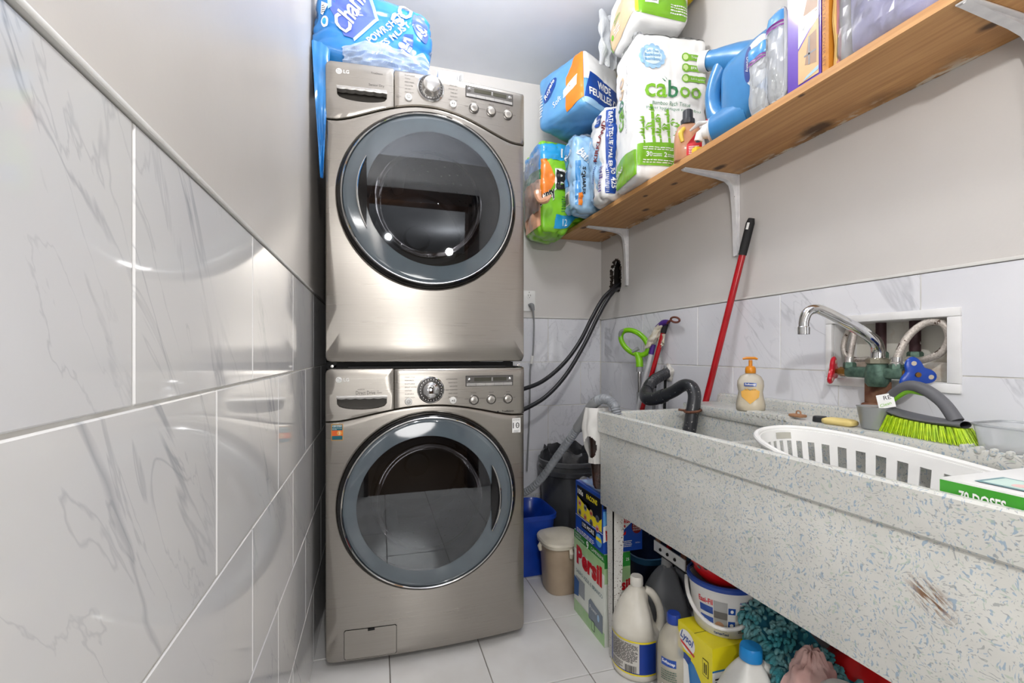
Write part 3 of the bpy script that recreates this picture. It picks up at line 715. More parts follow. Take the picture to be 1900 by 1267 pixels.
decal(F,[[(-.028,.092),(-.045,.106),(-.036,.092)],[(-.024,.096),(-.034,.116),(-.026,.104)]],FG2,t,'leaf_print',g)
for s,y,w,m in (('ca',-.005,.085,FG),('b',.058,.034,FG2),('oo',.125,.090,FTAN)): text(s,L,m,t,at=(-.02 if s!='b' else -.027,y),w=w,rot=PI/2,g=g,bold=.01)
text('30 Double Rolls / rouleaux doubles',L,FGR,t,at=(.028,.055),w=.27,h=.008,rot=PI/2,g=g)
text('Bamboo Bath Tissue',F,FG2,t,at=(-.005,.008),w=.155,h=.013,g=g); text('Papier hygiénique en bambou',F,FG2,t,at=(.005,-.014),w=.225,h=.015,g=g)
BL=film('badge_blue','#5d9cc8'); bd=decal(F,[ell(-.083+.040*math.cos(a),.185+.036*math.sin(a),.014,.014,12) for a in [2*PI*k/12 for k in range(12)]],FLB,t,'badge',g,e=.0012); decal(F,[ell(-.083,.185,.043,.040,24)],FLB,t,'badge',g,e=.0016)
decal(F,[ell(-.083,.185,.037,.033,24)],film('pale','#d5e8f3'),bd,'badge_face',g,e=.002)
text('Soft • Doux',F,BL,t,at=(-.083,.204),w=.048,h=.010,g=g,e=.0024,bold=.02); text(['Bamboo','Bambou'],F,BL,t,at=(-.083,.181),w=.062,h=.030,g=g,e=.0024,bold=.02)
for k,s in enumerate(('Tree Free','BPA Free','Soft & Strong')): 
    y=.195-.042*k; q=decal(F,[rect(.055,y-.012,.146,y+.012),ell(.055,y,.017,.017,16)],FG,t,'green_tab',g,e=.0012); decal(F,[ell(.053,y,.011,.011,14)],film('pale_green','#cfe6a0'),q,'icon',g,e=.0017); text(s,F,FW,q,at=(.075,y),h=.010,g=g,e=.0018,align='L')
r_=random.Random(3)
for x,y0,y1,w in ((-.112,-.155,-.045,.008),(-.075,-.148,.005,.012),(-.048,-.148,-.05,.008),(-.012,-.148,-.012,.010),(.03,-.148,-.065,.009)):
    Q=[];n=5
    for k in range(n):
        a=y0+(y1-y0)*k/n; c_=y0+(y1-y0)*(k+1)/n-.003; lean=(a-y0)*-.08
        Q.append([(x+lean-w/2,a),(x+lean+w/2,a),(x+lean-.08*(c_-a)+w/2,c_),(x+lean-.08*(c_-a)-w/2,c_)])
    for k in (2,3,4):
        a=y0+(y1-y0)*k/n; s=(1 if k%2 else -1)
        for dx,dy in ((.022,.016),(.026,.004),(.016,-.006)): Q.append([(x,a),(x+s*dx*.5,a+dy+.004),(x+s*dx,a+dy),(x+s*dx*.5,a+dy-.004)])
    decal(F,Q,FG,t,'bamboo_print',g)
text(['caboo'],L,FW,t,at=(-.045,-.205),w=.075,g=g,e=.0016,rot=.25,shear=.2,bold=.02)
text('30',F,FW,t,at=(-.095,-.19),h=.019,g=g,e=.0016,bold=.02); text('2',F,FW,t,at=(-.03,-.19),h=.019,g=g,e=.0016,bold=.02)
lines(F,FW,t,-.12,.02,-.222,-.206,2,seed=4,g=g); lines(F,FW,t,-.12,.02,-.172,-.158,2,seed=5,g=g); lines(F,FW,t,-.08,-.045,-.197,-.183,2,seed=6); lines(F,FW,t,-.02,.02,-.197,-.183,2,seed=7)
b=MB(); b.grid(lambda u,v:P.P((2*u-1,(2*v-1)*.9,1),.004+.028*max(0,noise.noise(V((u*5,v*4,3.3))))*(1+u)),24,14); build('clear_film_top',b,CLEAR,t,smooth=0)
# second bamboo pack on top of it
P=Pack((1.075,1.655,2.437),(.122,.125,.116),.045,(-.10,.03,math.radians(-6)),bulge=.008,wr=.006,fr=9,seed=5,n=24,crease=.003,zr=(2.301,2.556))
t=pack('toilet_tissue_pack','green and tan banded tissue pack with barcode, on top of the bamboo pack','tissue pack',P,FW)
F=P.f('-y');L=P.f('-x')
decal(F,[[(-.134,-.10),(.134,-.118),(.134,-.045),(.06,-.005),(-.134,.03)]],FG,t,'green_band',g); decal(F,[[(-.134,-.095),(-.10,-.098),(-.105,.026),(-.134,.03)]],film('yellow_green','#b7e22a'),t,'lime_band',g,e=.0012)
decal(L,[[(-.124,-.118),(.124,-.09),(.124,.035),(-.02,.01),(-.124,-.03)]],FTAN,t,'tan_band',g); decal(L,[[(-.124,-.12),(-.09,-.115),(-.095,-.02),(-.124,-.03)]],FG,t,'green_band',g,e=.0012)
decal(L,[ell(-.065,-.06,.011,.011,16)],FG,t,'icon',g,e=.0012); lines(L,FW,t,-.045,.01,-.075,-.04,4,seed=2,g=g); lines(L,FG,t,-.04,.03,-.03,-.005,2,seed=8,g=g)
q=decal(F,[rect(-.075,-.062,-.02,.010)],FW,t,'barcode_label',g,e=.0012); barcode(F,q,-.069,-.027,-.055,.002,g=g)
lines(F,FW,t,.03,.12,-.09,-.05,4,seed=12,g=g); decal(F,[ell(.0,-.02,.010,.012,12)],INK,t,'icon',g,e=.0012)
b=MB(); b.grid(lambda u,v:(.925+.10*u+.02*noise.noise(V((u*4,v*5,1))),1.79+.02*u+.035*noise.noise(V((u*3,v*3,8))),2.30+.23*v+.015*noise.noise(V((u*5,v*5,4)))),16,20); build('plastic_tail',b,MILK,t,smooth=0)
# striped bath tissue packs
P=Pack((1.105,1.872,SZ+.212),(.150,.084,.206),.03,(0,0,-.03),bulge=.008,wr=.010,fr=10,seed=2,n=30,crease=.009)
t=pack('bath_tissue_pack','white bath tissue pack with a navy text strip, left of the bamboo pack','tissue pack',P,FW)
F=P.f('-y');L=P.f('-x')
q=decal(F,[rect(-.15,-.185,-.095,.19)],FDB,t,'navy_strip',g)
text(['BATH TISSUE / PAPIER'],F,FW,q,at=(-.121,.05),w=.24,h=.018,rot=-PI/2,g=g,e=.0016,bold=.02)
text('30',F,FW,q,at=(-.110,-.085),h=.024,rot=-PI/2,g=g,e=.0016,bold=.03); text('425',F,FW,q,at=(-.108,-.140),h=.026,rot=-PI/2,g=g,e=.0016,bold=.03); lines(F,FW,q,-.143,-.128,-.18,-.08,12,seed=3,g=g)
decal(L,[[(-.096,-.20),(-.03,-.20),(.02,-.02),(-.02,.11),(-.096,.05)]],FLB,t,'blue_panel',g); decal(L,[[(.02,-.16),(.05,-.08),(.03,.06),(-.01,-.02)]],FLB,t,'blue_panel',g,e=.0012)
q=decal(L,[ell(.02,.155,.028,.024,20,.4)],FDB,t,'blue_badge',g,e=.0014); text(['SAVE','MORE'],L,FW,q,at=(.02,.155),w=.03,g=g,e=.002)
text('KIRKLAND',L,film('maroon','#7c1a22'),t,at=(.045,.055),w=.17,h=.026,rot=1.15,g=g,e=.0016,bold=.03); text('Signature',L,FDB,t,at=(-.002,-.07),w=.10,h=.022,rot=1.35,g=g,e=.0016,shear=.3)
lines(L,FPU,t,.04,.06,-.17,-.05,10,seed=6,g=g)
P=Pack((1.04,2.052,SZ+.190),(.145,.062,.184),.03,(0,0,.04),bulge=.006,wr=.013,fr=11,seed=3,n=28,crease=.012)
t=pack('bath_tissue_pack','blue crumpled bath tissue pack squeezed between two others at the far end','tissue pack',P,FLB)
F=P.f('-y');L=P.f('-x')
decal(F,[rect(-.143,-.16,-.115,.05)],FB,t,'blue_panel',g); q=decal(L,[rect(-.072,-.05,.0,.15)],FB,t,'blue_panel',g)
text('Bath',F,FW,t,at=(-.095,.075),w=.075,h=.04,rot=-.7,g=g,e=.0016,bold=.02,shear=.2); text('SQUARES',F,INK,t,at=(-.10,-.045),w=.13,h=.018,rot=-PI/2,g=g,e=.0016,bold=.03)
q=decal(L,[rect(-.03,-.15,.03,-.085)],FW,t,'barcode_label',g); barcode(L,q,-.025,.025,-.145,-.095,g=g); decal(F,[rect(-.125,-.16,-.105,-.10)],FOR,t,'orange_spot',g,e=.0012)
text('Bath',L,FW,t,at=(.0,.1),w=.07,h=.03,rot=.3,g=g,e=.0016,bold=.02)
b=MB(); b.grid(lambda u,v:P.P((2*u-1,2*v-1,1),.003+.02*max(0,noise.noise(V((u*5,v*4,7))))),18,10); build('clear_film_top',b,CLEAR,t,smooth=0)
# paper towel pack at the far end, sagging over the board's front edge
P=Pack((.920,2.280,1.925),(.138,.122,.200),.035,(0,0,.02),bulge=.010,wr=.010,fr=10,seed=4,n=30,crease=.009)
P0=P.P
def sag(p,e=0):
    q=P0(p,e); k=max(0,min(1,(.992-q.x)/.07)); j=max(0,min(1,(1.84-q.z)/.12)); q.z=max(q.z,SZ+.001)-.075*k*k*(3-2*k)*j; return q
P.P=sag
t=pack('paper_towel_pack','green and orange paper towel pack hanging over the far end of the shelf','paper towels',P,FLG)
F=P.f('-y');L=P.f('-x')
decal(F,[rect(-.136,.10,.136,.185)],FCY,t,'cyan_band',g); decal(F,[[(-.136,.10),(-.10,.10),(-.05,.0),(-.10,-.09),(-.136,-.12)]],FOR,t,'orange_swoosh',g,e=.0012)
decal(L,[rect(-.133,-.18,.133,.0)],FPE,t,'peach_panel',g); decal(L,[rect(-.133,.0,.133,.05)],FG2,t,'green_panel',g); decal(L,[rect(-.133,.05,.133,.185)],FB,t,'blue_panel',g)
text('12',F,FW,t,at=(.0,.135),h=.045,g=g,e=.0016,bold=.03); text('B',F,FW,t,at=(-.02,.0),h=.115,w=.075,g=g,e=.0016,bold=.09); text('B',F,INK,t,at=(-.02,.0),h=.10,w=.06,g=g,e=.0024,bold=.05)
text('ounty',F,FW,t,at=(-.098,-.085),w=.105,h=.052,rot=.5,g=g,e=.0016,shear=.2,bold=.07); text('ounty',F,INK,t,at=(-.098,-.085),w=.10,h=.046,rot=.5,g=g,e=.0024,shear=.2,bold=.03)
q=decal(F,[[(-.06,-.185),(.08,-.185),(.08,-.145),(-.05,-.14)]],FCY,t,'cyan_label',g,e=.0012); text('12',F,FW,q,at=(.0,-.163),h=.022,g=g,e=.002); lines(F,FG2,t,-.02,.03,-.13,-.08,7,seed=9,g=g)
b=MB(); b.tube([(.79,2.15,1.86),(.765,2.13,1.84),(.775,2.12,1.80),(.80,2.10,1.80),(.825,2.10,1.825)],[.004,.020,.014,.017,.004],9,sub=4); build('knotted_tail',b,FPE,t)
b=MB(); b.grid(lambda u,v:(.775-.045*math.sin(PI*u)*math.sin(PI*v)+.012*noise.noise(V((u*6,v*6,2))),2.39-.26*u,1.76+.30*v),18,18); build('clear_film',b,CLEAR,t,smooth=0)
# soft pack lying across the others
P=Pack((.955,2.075,2.292),(.128,.150,.134),.028,(-.07,.05,.42),bulge=.010,wr=.006,fr=10,seed=6,n=24,crease=.003)
t=pack('bathroom_tissue_pack','blue tissue pack lying tilted on top of the far packs, orange print','tissue pack',P,film('periwinkle','#6aa7da',h2='#5b98d0'))
F=P.f('-y');L=P.f('-x')
decal(F,[rect(-.126,-.01,.126,.132)],FW,t,'white_panel',g); decal(F,[rect(-.126,-.128,.126,-.10)],FLB,t,'pale_panel',g)
q=decal(F,[[(-.126,-.10),(.126,-.11),(.126,.0),(-.09,.03)]],FDB,t,'navy_band',g,e=.0012); text('WIDE',F,FW,q,at=(.005,-.018),w=.095,h=.038,g=g,e=.002,bold=.03); text('FEUILLES D',F,FW,q,at=(.0,-.067),w=.20,h=.036,g=g,e=.002,bold=.03)
decal(L,[[(.04,-.13),(.148,-.10),(.148,.13),(.10,.13),(.05,.03)]],FOR,t,'orange_print',g); decal(L,[[(.03,-.06),(.11,-.03),(.115,.02),(.06,-.005),(.03,-.02)]],FW,t,'white_patch',g,e=.0012)
q=decal(L,[ell(-.055,.025,.060,.028,24,.75)],FDB,t,'brand_plaque',g,e=.0012); text('Royale',L,FW,q,at=(-.055,.025),w=.095,h=.030,rot=.75,g=g,e=.002,shear=.3,bold=.02)
text('Soft',L,FW,t,at=(-.01,-.055),w=.055,h=.03,rot=.45,g=g,e=.0016,shear=.2); lines(L,FW,t,-.14,-.11,-.08,.04,8,seed=2,g=g)
# small bottle
T=M.Translation((1.050,1.365,SZ))@M.Rotation(-.55,4,'Z')
t=thing('soap_bottle','small bottle of amber liquid with dark cap and red label, before the bamboo pack','bottle',(1.050,1.365,SZ))
PINK=glassy('amber_plastic','#efb894',.25,.1,op=.55,hx='#e9b28c')
def sq(a,z): return 1/(abs(math.cos(a))**3.2+abs(math.sin(a))**3.2)**(1/3.2)
b=MB(T).lathe([(0,0),(.040,0),(.046,.004),(.046,.075),(.043,.10),(.034,.122),(.020,.132),(.016,.134)],(0,0,0),32,1,.62,mod=sq); body=build('body',b,PINK,t,smooth=50)
b=MB(T).lathe([(0,.006),(.038,.006),(.042,.01),(.042,.05),(0,.05)],(0,0,0),28,1,.60,mod=sq); build('liquid',b,mat('amber_liquid','#dfae6a',.3,hx2='#d8a25c'),t)
b=MB(T).lathe([(.021,.130),(.023,.134),(.023,.146),(.017,.149),(.0165,.178),(.012,.182),(0,.182)],(0,0,0),28,mod=lambda a,z:1+.03*math.cos(14*a)); build('cap',b,mat('dark_cap','#3c3d42',.45),t)
fb=lambda u,v,e=0: T@V((u,-.0287-e,v)); q=decal(fb,[[(-.008,.012),(.043,.012),(.041,.085),(.024,.088),(.016,.055),(-.006,.05)]],FRED,t,'label',e=.0012); lines(fb,FW,q,.0,.038,.016,.045,5,seed=3)
b=MB(T).tube([(-.02,-.030,.06),(-.026,-.031,.09),(-.014,-.029,.108)],[.006,.009,.006],10,sub=4); build('handle_recess',b,mat('amber_shade','#e8c24a',.3),t)
b=MB().box(1.02,1.05,1.284,1.310,SZ,SZ+.02,.006); tag(build('sponge',b,mat('yellow_sponge','#f0c93a',.8,bump=.4)),'small yellow sponge on the shelf beside the blue jug tap','sponge')
# detergent jug on its side, with tap
JB=mat('jug_blue','#3f84bd',.28,hx2='#3a7cb4',coat=.2); WPL=mat('white_plastic','#ececea',.3)
t=thing('detergent_jug','big blue detergent jug lying on its side with white cap and tap','jug',(1.125,1.1,SZ))
Pj=Pack((1.122,1.112,SZ+.136),(.076,.128,.134),.072,(0,0,0),bulge=.010,n=20,zr=(SZ+.001,3)); body=build('body',Pj.mesh(),JB,t,smooth=60)
build('neck',MB().tube([(1.12,1.10,SZ+.215),(1.095,1.19,SZ+.262),(1.067,1.252,SZ+.292),(1.06,1.268,SZ+.298)],[.055,.046,.031,.029],20,sub=5),JB,t)
build('handle',MB().tube([(1.078,1.225,SZ+.262),(1.062,1.247,SZ+.20),(1.058,1.248,SZ+.14),(1.066,1.225,SZ+.085),(1.09,1.16,SZ+.05)],[.030,.025,.024,.032,.04],16,sub=5),JB,t)
build('foot',MB().tube([(1.10,1.12,SZ+.062),(1.078,1.20,SZ+.058),(1.060,1.243,SZ+.056)],[.060,.054,.046],20,sub=4),JB,t)
def along(p0,p1,prof,n=24):
    p0,p1=V(p0),V(p1); d=(p1-p0).normalized(); q=d.to_track_quat('Z','Y').to_matrix().to_4x4(); return MB(M.Translation(p0)@q).lathe(prof,(0,0,0),n)
build('cap',along((1.060,1.268,SZ+.298),(1.042,1.305,SZ+.310),[(.031,0),(.032,.003),(.032,.024),(.029,.028),(0,.028)],32),WPL,t)
tp=build('tap_collar',along((1.060,1.243,SZ+.060),(1.030,1.280,SZ+.060),[(.038,0),(.039,.004),(.038,.014),(.031,.018),(.024,.022),(.021,.036),(.014,.038),(0,.038)],28),WPL,t)
build('tap_spout',MB().tube([(1.042,1.266,SZ+.062),(1.032,1.279,SZ+.054),(1.030,1.285,SZ+.036)],[.015,.015,.014],14),WPL,tp); build('tap_opening',MB().lathe([(.009,0),(0,.0006)],(1.030,1.285,SZ+.0345),14),mat('blue_opening','#2a66a8',.4),tp)
build('tap_lever',MB().tube([(1.050,1.258,SZ+.088),(1.03,1.282,SZ+.092),(1.012,1.305,SZ+.076)],[.012,.015,.006],12,flat=.35),WPL,tp); build('tap_button',MB().sph((1.052,1.258,SZ+.097),.011,8,(1,1,.6)),FRED,tp)
L=Pj.f('-x'); q=decal(L,[ell(.062,.03,.042,.075,30)],film('label_white','#dfe6ee'),t,'label',g,e=.0008); decal(L,[ell(.034,.03,.014,.052,24)],film('label_navy','#23408f'),q,'oval',g,e=.0014); text('Downy',L,FW,q,at=(.034,.03),w=.045,h=.012,rot=-PI/2,g=g,e=.002,shear=.2); text('nuo',L,film('ink_navy','#1c2a55'),q,at=(.082,.02),w=.06,h=.026,rot=-PI/2,g=g,e=.0016); text('TOTAL',L,film('ink_navy','#1c2a55'),q,at=(.064,.005),w=.036,h=.007,rot=-PI/2,g=g,e=.0016)
# zip bags
def zipbag(y0,y1,zt,x,label,seed):
    t=thing('zip_bag',label,'plastic bag',(x,(y0+y1)/2,SZ),'zip bags on the shelf')
    P=Pack((x,(y0+y1)/2,SZ+(zt-SZ)/2),(.014,(y1-y0)/2,(zt-SZ)/2-.002),.012,bulge=.006,wr=.006,fr=22,seed=seed,n=14,crease=.003)
    build('pouch',P.mesh(),MILK,t,smooth=0)
    f=P.f('-x'); h=(y1-y0)/2; z=(zt-SZ)/2-.02
    decal(f,[rect(-h,z-.020,h,z+.012)],FB,t,'zip_band',.02,e=.001); decal(f,[rect(-h,z-.026,h,z-.022),rect(-h,z-.034,h,z-.030)],mat('zip_purple','#8f3f9a',.4),t,'zip_line',.02,e=.0016)
    b=MB(); b.grid(lambda u,v:(x-.008-.006*noise.noise(V((u*9,v*9,seed))),y1-.008-(y1-y0-.016)*u,SZ+.01+(zt-SZ)*.42*v*(1-.5*u)),14,14); build('foil_scraps',b,mat('crumpled_foil','#b9bbb6',.25,.7,hx2='#7f837c',sc=60),t,smooth=0)
zipbag(1.000,1.062,1.915,1.034,'clear zip bag with foil scraps, leaning on the blue jug',1)
zipbag(.942,.998,1.962,1.034,'clear zip bag with foil scraps, taller one touching the purple box',2)
# purple carton
P=Pack((1.100,.890,SZ+.221),(.075,.047,.220),.002,n=1)
t=pack('purple_box','tall purple carton with a picture of folding furniture, on the shelf','box',P,FPU)
f=P.f('-x'); decal(f,[rect(-.014,-.214,.042,.215)],FW,t,'picture'); q=decal(f,[[(-.014,-.214),(.042,-.214),(.042,-.075),(.02,-.095),(-.014,-.130)]],mat('print_sand','#d9b483',.4),t,'picture_sand',e=.0009)
decal(f,[[(-.014,-.130),(.02,-.095),(.042,-.078),(.042,-.073),(.02,-.090),(-.014,-.124)],[(-.014,-.03),(.02,.02),(.042,.045),(.042,.050),(.02,.026),(-.014,-.024)]],FPU,t,'arc_print',e=.0012)
[decal(f,[z],mat('print_table','#a98a72',.4),t,'table_print',e=.0012) for z in ([(.0,-.05),(.038,-.06),(.042,.03),(.02,.015)],[(.005,-.175),(.036,-.185),(.036,-.105),(.015,-.11)])]
decal(f,[rect(.0,-.058,.04,-.053),rect(.015,-.18,.019,-.11),rect(.003,-.155,.036,-.151),[(.004,-.06),(.008,-.06),(.002,-.085),(-.002,-.085)]],FGR,t,'leg_print',e=.0016); decal(f,[[(.0,-.213),(.042,-.205),(.042,-.195),(.01,-.205)]],FLB,t,'blue_print',e=.0016)
P=Pack((1.100,.832,SZ+.181),(.075,.009,.180),.002,n=1); t=pack('orange_booklet','thin orange box standing between the purple carton and the cloths','box',P,mat('orange_card','#d08a2e',.45)); text('FOLDING TABLE COVER SET',P.f('-x'),mat('brown_ink','#7a3c12',.5),t,at=(0,-.07),w=.20,h=.007,rot=-PI/2)
# bag of folded cloths
t=thing('cloth_bag','clear bag of folded lavender cloths with white label, on the shelf','cloths',(1.1,.72,SZ))
LAV=mat('lavender_cloth','#a9a5cf',.75,hx2='#9a97c4',bump=.2,bsc=40)
P=Pack((1.135,.712,SZ+.178),(.090,.085,.170),.025,bulge=.004,wr=.006,fr=8,seed=8,n=16); build('lavender_cloth',P.mesh(),LAV,t,smooth=60)
for k,(m,h) in enumerate((('white','#f0eee9'),('pink','#eeaeb4'),('yellow','#f1cf86'))):
    b=MB(); y=.801+.0045*k; b.grid(lambda u,v:(1.040+.16*u-.004*k,y+.004*math.sin(u*5+k)+.006*noise.noise(V((u*3,v*4,k))),SZ+.006-.0*k+.30*v),10,14); b.grid(lambda u,v:(1.040+.16*u-.004*k,y+.0035+.004*math.sin(u*5+k)+.006*noise.noise(V((u*3,v*4,k))),SZ+.006+.30*v),10,14); build(m+'_cloth',b,mat(m+'_cloth',h,.75),t)
Pb=Pack((1.132,.718,SZ+.185),(.100,.099,.180),.02,bulge=.004,wr=.007,fr=12,seed=9,n=18,crease=.004,zr=(SZ+.001,3)); build('clear_bag',Pb.mesh(),CLEAR,t,smooth=0)
f=P.f('-x'); q=decal(f,[rect(-.030,-.075,.075,.10)],FW,t,'label',.03,e=.004); d2=decal(f,[[(-.026,.0),(.0,.004),(.0,.022),(-.026,.018)]],FRED,q,'red_flash',.03,e=.0046); text('100%',f,FW,d2,at=(-.013,.011),w=.021,rot=.12,e=.0052); lines(f,IK if 'IK' in globals() else INK,q,.006,.038,-.03,.03,7,seed=5); barcode(f,q,.046,.066,-.035,.05,vert=True); lines(f,INK,q,-.01,.07,-.066,-.060,1,seed=7); decal(f,[rect(-.025,-.03,.0,-.006)],mat('pale_box','#cfdad9',.5),q,'stamp',e=.0046)
b=Pack((1.14,.535,SZ+.085),(.085,.055,.07),.02,bulge=.006,wr=.012,fr=14,seed=11,n=14,crease=.008).mesh(); tag(build('plastic_bag',b,glassy('pink_film','#f3dfe8',.25,.12,op=.4,hx='#eadbe6'),smooth=0),'pinkish crumpled plastic bag at the near end of the shelf','plastic bag')
# bag on the dryer, and the small box behind it
P=Pack((-.014,1.80,2.012+.145),(.192,.150,.143),.055,(0,.14,.05),bulge=.012,wr=.014,fr=7,seed=12,n=30,crease=.010)
P0b=P.P
def lift(p,e=0):
    q=P0b(p,e); q.z=max(q.z,2.014+e*.5); q.x=max(q.x,-.203); return q
P.P=lift
t=pack('tissue_bag','blue crumpled plastic tissue bag lying on top of the dryer','tissue pack',P,film('bag_blue','#2f83c8',h2='#2170b4',r=.22))
F=P.f('-y'); g=.016
q=decal(F,[[(-.17,.145),(-.05,.14),(.0,.04),(-.06,-.055),(-.09,-.05),(-.15,.03)]],film('bag_violet','#4d63b4'),t,'brand_panel',g,e=.0016); decal(F,[[(-.05,.14),(-.04,.14),(.012,.04),(-.055,-.065),(-.06,-.055),(.0,.04)],[(-.17,.145),(-.16,.145),(-.14,.03),(-.15,.02)]],FLB,t,'panel_edge',g,e=.002)
text('Charmin',F,FW,q,at=(-.078,.06),w=.20,h=.062,rot=1.30,g=g,e=.003,shear=.3,bold=.02)
text('POWR SHETS',F,FW,t,at=(.038,.02),w=.17,h=.024,rot=.95,g=g,e=.003,bold=.02); text('LES MUST',F,FW,t,at=(.066,.0),w=.15,h=.022,rot=.95,g=g,e=.003,bold=.02); text('SO',F,FW,t,at=(.085,.085),w=.085,h=.05,rot=1.1,g=g,e=.003,bold=.03)
decal(F,[ell(.155,.07,.032,.05,24,.4)],film('bag_violet','#4d63b4'),t,'oval_print',g,e=.0016); text('Ch',F,FW,t,at=(.155,.06),w=.04,rot=-.5,g=g,e=.003,bold=.03,shear=.2); decal(F,[[(.085,-.05),(.14,-.05),(.13,.03),(.10,.02)]],FDB,t,'navy_panel',g,e=.0016); decal(F,[ell(.098,-.02,.012,.012,16)],FW,t,'icon',g,e=.0024); text(['GRAND','ROLLS'],F,FW,t,at=(.12,-.02),w=.03,h=.022,rot=1.3,g=g,e=.0026)
L=P.f('-x'); 
b=MB(); b.grid(lambda u,v:(-.105+.285*u+.01*noise.noise(V((u*9,v*5,0))),1.628+.012*noise.noise(V((u*8,v*7,3)))-.022*math.sin(PI*v)*(0.5+.5*math.sin(PI*u)),2.016+(.052+.05*math.sin(PI*(u*.9+.05))*(1-.4*u)+.03*noise.noise(V((u*6,1,5))))*v),40,12); build('clear_twist',b,glassy('twist_film','#e4edf7',.3,.1,op=.42,hx='#cfdcec'),t,smooth=0)
b=MB(); b.grid(lambda u,v:(-.172-.030*v+(.008+.050*v)*u,1.603+.03*v*v+.008*noise.noise(V((u*4,v*6,6)))+.004*u,1.62+.46*v),10,26); build('side_drape',b,film('bag_blue','#2f83c8'),t)
fl=lambda u,v,e=0: V((-.150+u,1.640-.55*(u+.0)-e*.8,2.19+v)); q=decal(F,[[(-.190,.05),(-.150,.035),(-.168,.0),(-.188,.01)]],FW,t,'white_corner',g,e=.002); lines(F,INK,q,-.183,-.160,.01,.038,4,seed=8,g=g); decal(F,[ell(-.158,-.02,.014,.017,18)],FW,t,'ring_print',g,e=.0016); decal(F,[ell(-.158,-.02,.008,.010,18)],FCY,t,'ring_core',g,e=.0022)
b=MB().box(.222,.315,1.70,1.86,2.0125,2.098,.002); t=tag(build('small_box',b,mat('white_card','#eef0f2',.5),smooth=30),'small white box with a barcode on top of the dryer, right of the bag','box'); f=plane((.262,1.6995,2.055),(1,0,0),(0,0,1)); barcode(f,t,.028,.052,.012,.04); 
# ------------------------------------------------------------------ things on the back and right walls
BLKP=mat('black_cable','#26272b',.35,hx2='#1d1e22'); GREYP=mat('grey_plastic','#8c8e90',.45); 
t=thing('power_outlet','white wall outlet with a grey plug, beside the dryer on the back wall','outlet',(.822,YB,1.283))
build('cover_plate',MB().box(.785,.858,YB-.006,YB,1.283,1.399,.003),WPL,t)
for z in (1.368,1.316):
    q=build('socket',MB().lathe([(.016,0),(.016,.003),(0,.003)],(.822,YB-.006,z),20,axis='y'),WPL,t)
    build('slots',MB().box(.8145,.8165,YB-.0096,YB-.008,z-.001,z+.008).box(.8275,.8295,YB-.0096,YB-.008,z-.001,z+.008).box(.8205,.8235,YB-.0096,YB-.008,z-.010,z-.006),INK,q,smooth=0)
build('screw',MB().lathe([(.003,0),(0,.001)],(.822,YB-.006,1.389),10,axis='y'),SILV,t)
t=thing('power_lead','grey power cord hanging from the wall outlet down behind the washing machine','cord',(.84,YB-.03,.4))
build('plug',MB().tube([(.828,YB-.010,1.316),(.830,YB-.030,1.312),(.836,YB-.034,1.285)],[.013,.014,.008],14,sub=3),GREYP,t)
build('cord',MB().tube([(.836,YB-.034,1.285),(.842,YB-.03,1.2),(.836,YB-.03,1.05),(.82,YB-.03,.95),(.815,YB-.03,.7),(.80,YB-.03,.4)],.0045,8,sub=5),GREYP,t)
build('sleeve',MB().tube([(.833,YB-.03,1.035),(.826,YB-.03,.99)],.009,10),WPL,t)
CA=[(1.300,2.262,1.436),(1.222,2.2,1.397),(1.158,2.2,1.337),(1.09,2.19,1.234),(1.014,2.18,1.106),(.915,2.16,.995),(.791,2.14,.908),(.66,2.12,.868),(.56,2.10,.85)]
CB=[(1.300,2.250,1.420),(1.211,2.175,1.378),(1.155,2.165,1.312),(1.102,2.16,1.225),(1.019,2.14,1.088),(.912,2.12,.940),(.79,2.1,.832),(.65,2.08,.77),(.56,2.06,.75)]
tag(build('water_hose',MB().tube(CA,.0105,12,sub=6),BLKP),'black hose from the wall hole, the upper one where they reach the washing machine','hose')
tag(build('water_hose',MB().tube(CB,.0105,12,sub=6),BLKP),'black hose from the wall hole, the lower one where they reach the washing machine','hose')
# long handles
REDM=mat('red_enamel','#b3101c',.22,hx2='#a00d18',coat=.3)
def pole(p0,p1,z0,z1):
    p0,p1=V(p0),V(p1); k=lambda z: p0+(p1-p0)*((z-p0.z)/(p1.z-p0.z)); return k(z0),k(z1)
A0,A1=(1.134,1.682,0),(1.246,1.283,1.514)
t=thing('long_mop','long red handle with black grip leaning on the right wall beside the sink','mop',A0)
build('shaft',MB().tube(pole(A0,A1,.0,1.405),.0115,16),REDM,t); build('grip',MB().tube([*pole(A0,A1,1.395,1.43),*pole(A0,A1,1.50,1.516)],[.0135,.0140,.0140,.010],16),RUB,t)
a,b_=pole(A0,A1,1.478,1.500); build('hanging_hole',MB().tube([a+V((-.012,-.005,0)),b_+V((-.012,-.005,0))],.0045,8),WPL,t)
LIME=mat('lime_plastic','#7fc41c',.28,hx2='#74b818',coat=.2)
t=thing('ring_handle_mop','mop with a lime green ring handle on a chrome pole, standing in the corner','mop',(1.19,1.915,0))
c=V((1.186,1.935,1.095)); hx=V((.45,-.893,0)); 
ringpt=lambda a:(c+hx*(.074*math.cos(a)-.010*math.sin(a))+V((0,0,1))*(.057*math.sin(a)-.020*math.cos(a)+.006))
build('ring_grip',MB().tube([ringpt(2*PI*k/28) for k in range(28)],.0125,12,closed=True,ref=(0,0,1)),LIME,t)
build('neck',MB().tube([c+V((.006,-.015,-.045)),(1.196,1.908,1.02),(1.197,1.905,.985)],[.013,.017,.0175],16,sub=4),LIME,t)
build('grey_inlay',MB().tube([ringpt(a)+V((-.006,-.004,.004)) for a in (2.2,2.5,2.8,3.1)],[.006,.010,.010,.005],10,sub=3),GREYP,t)
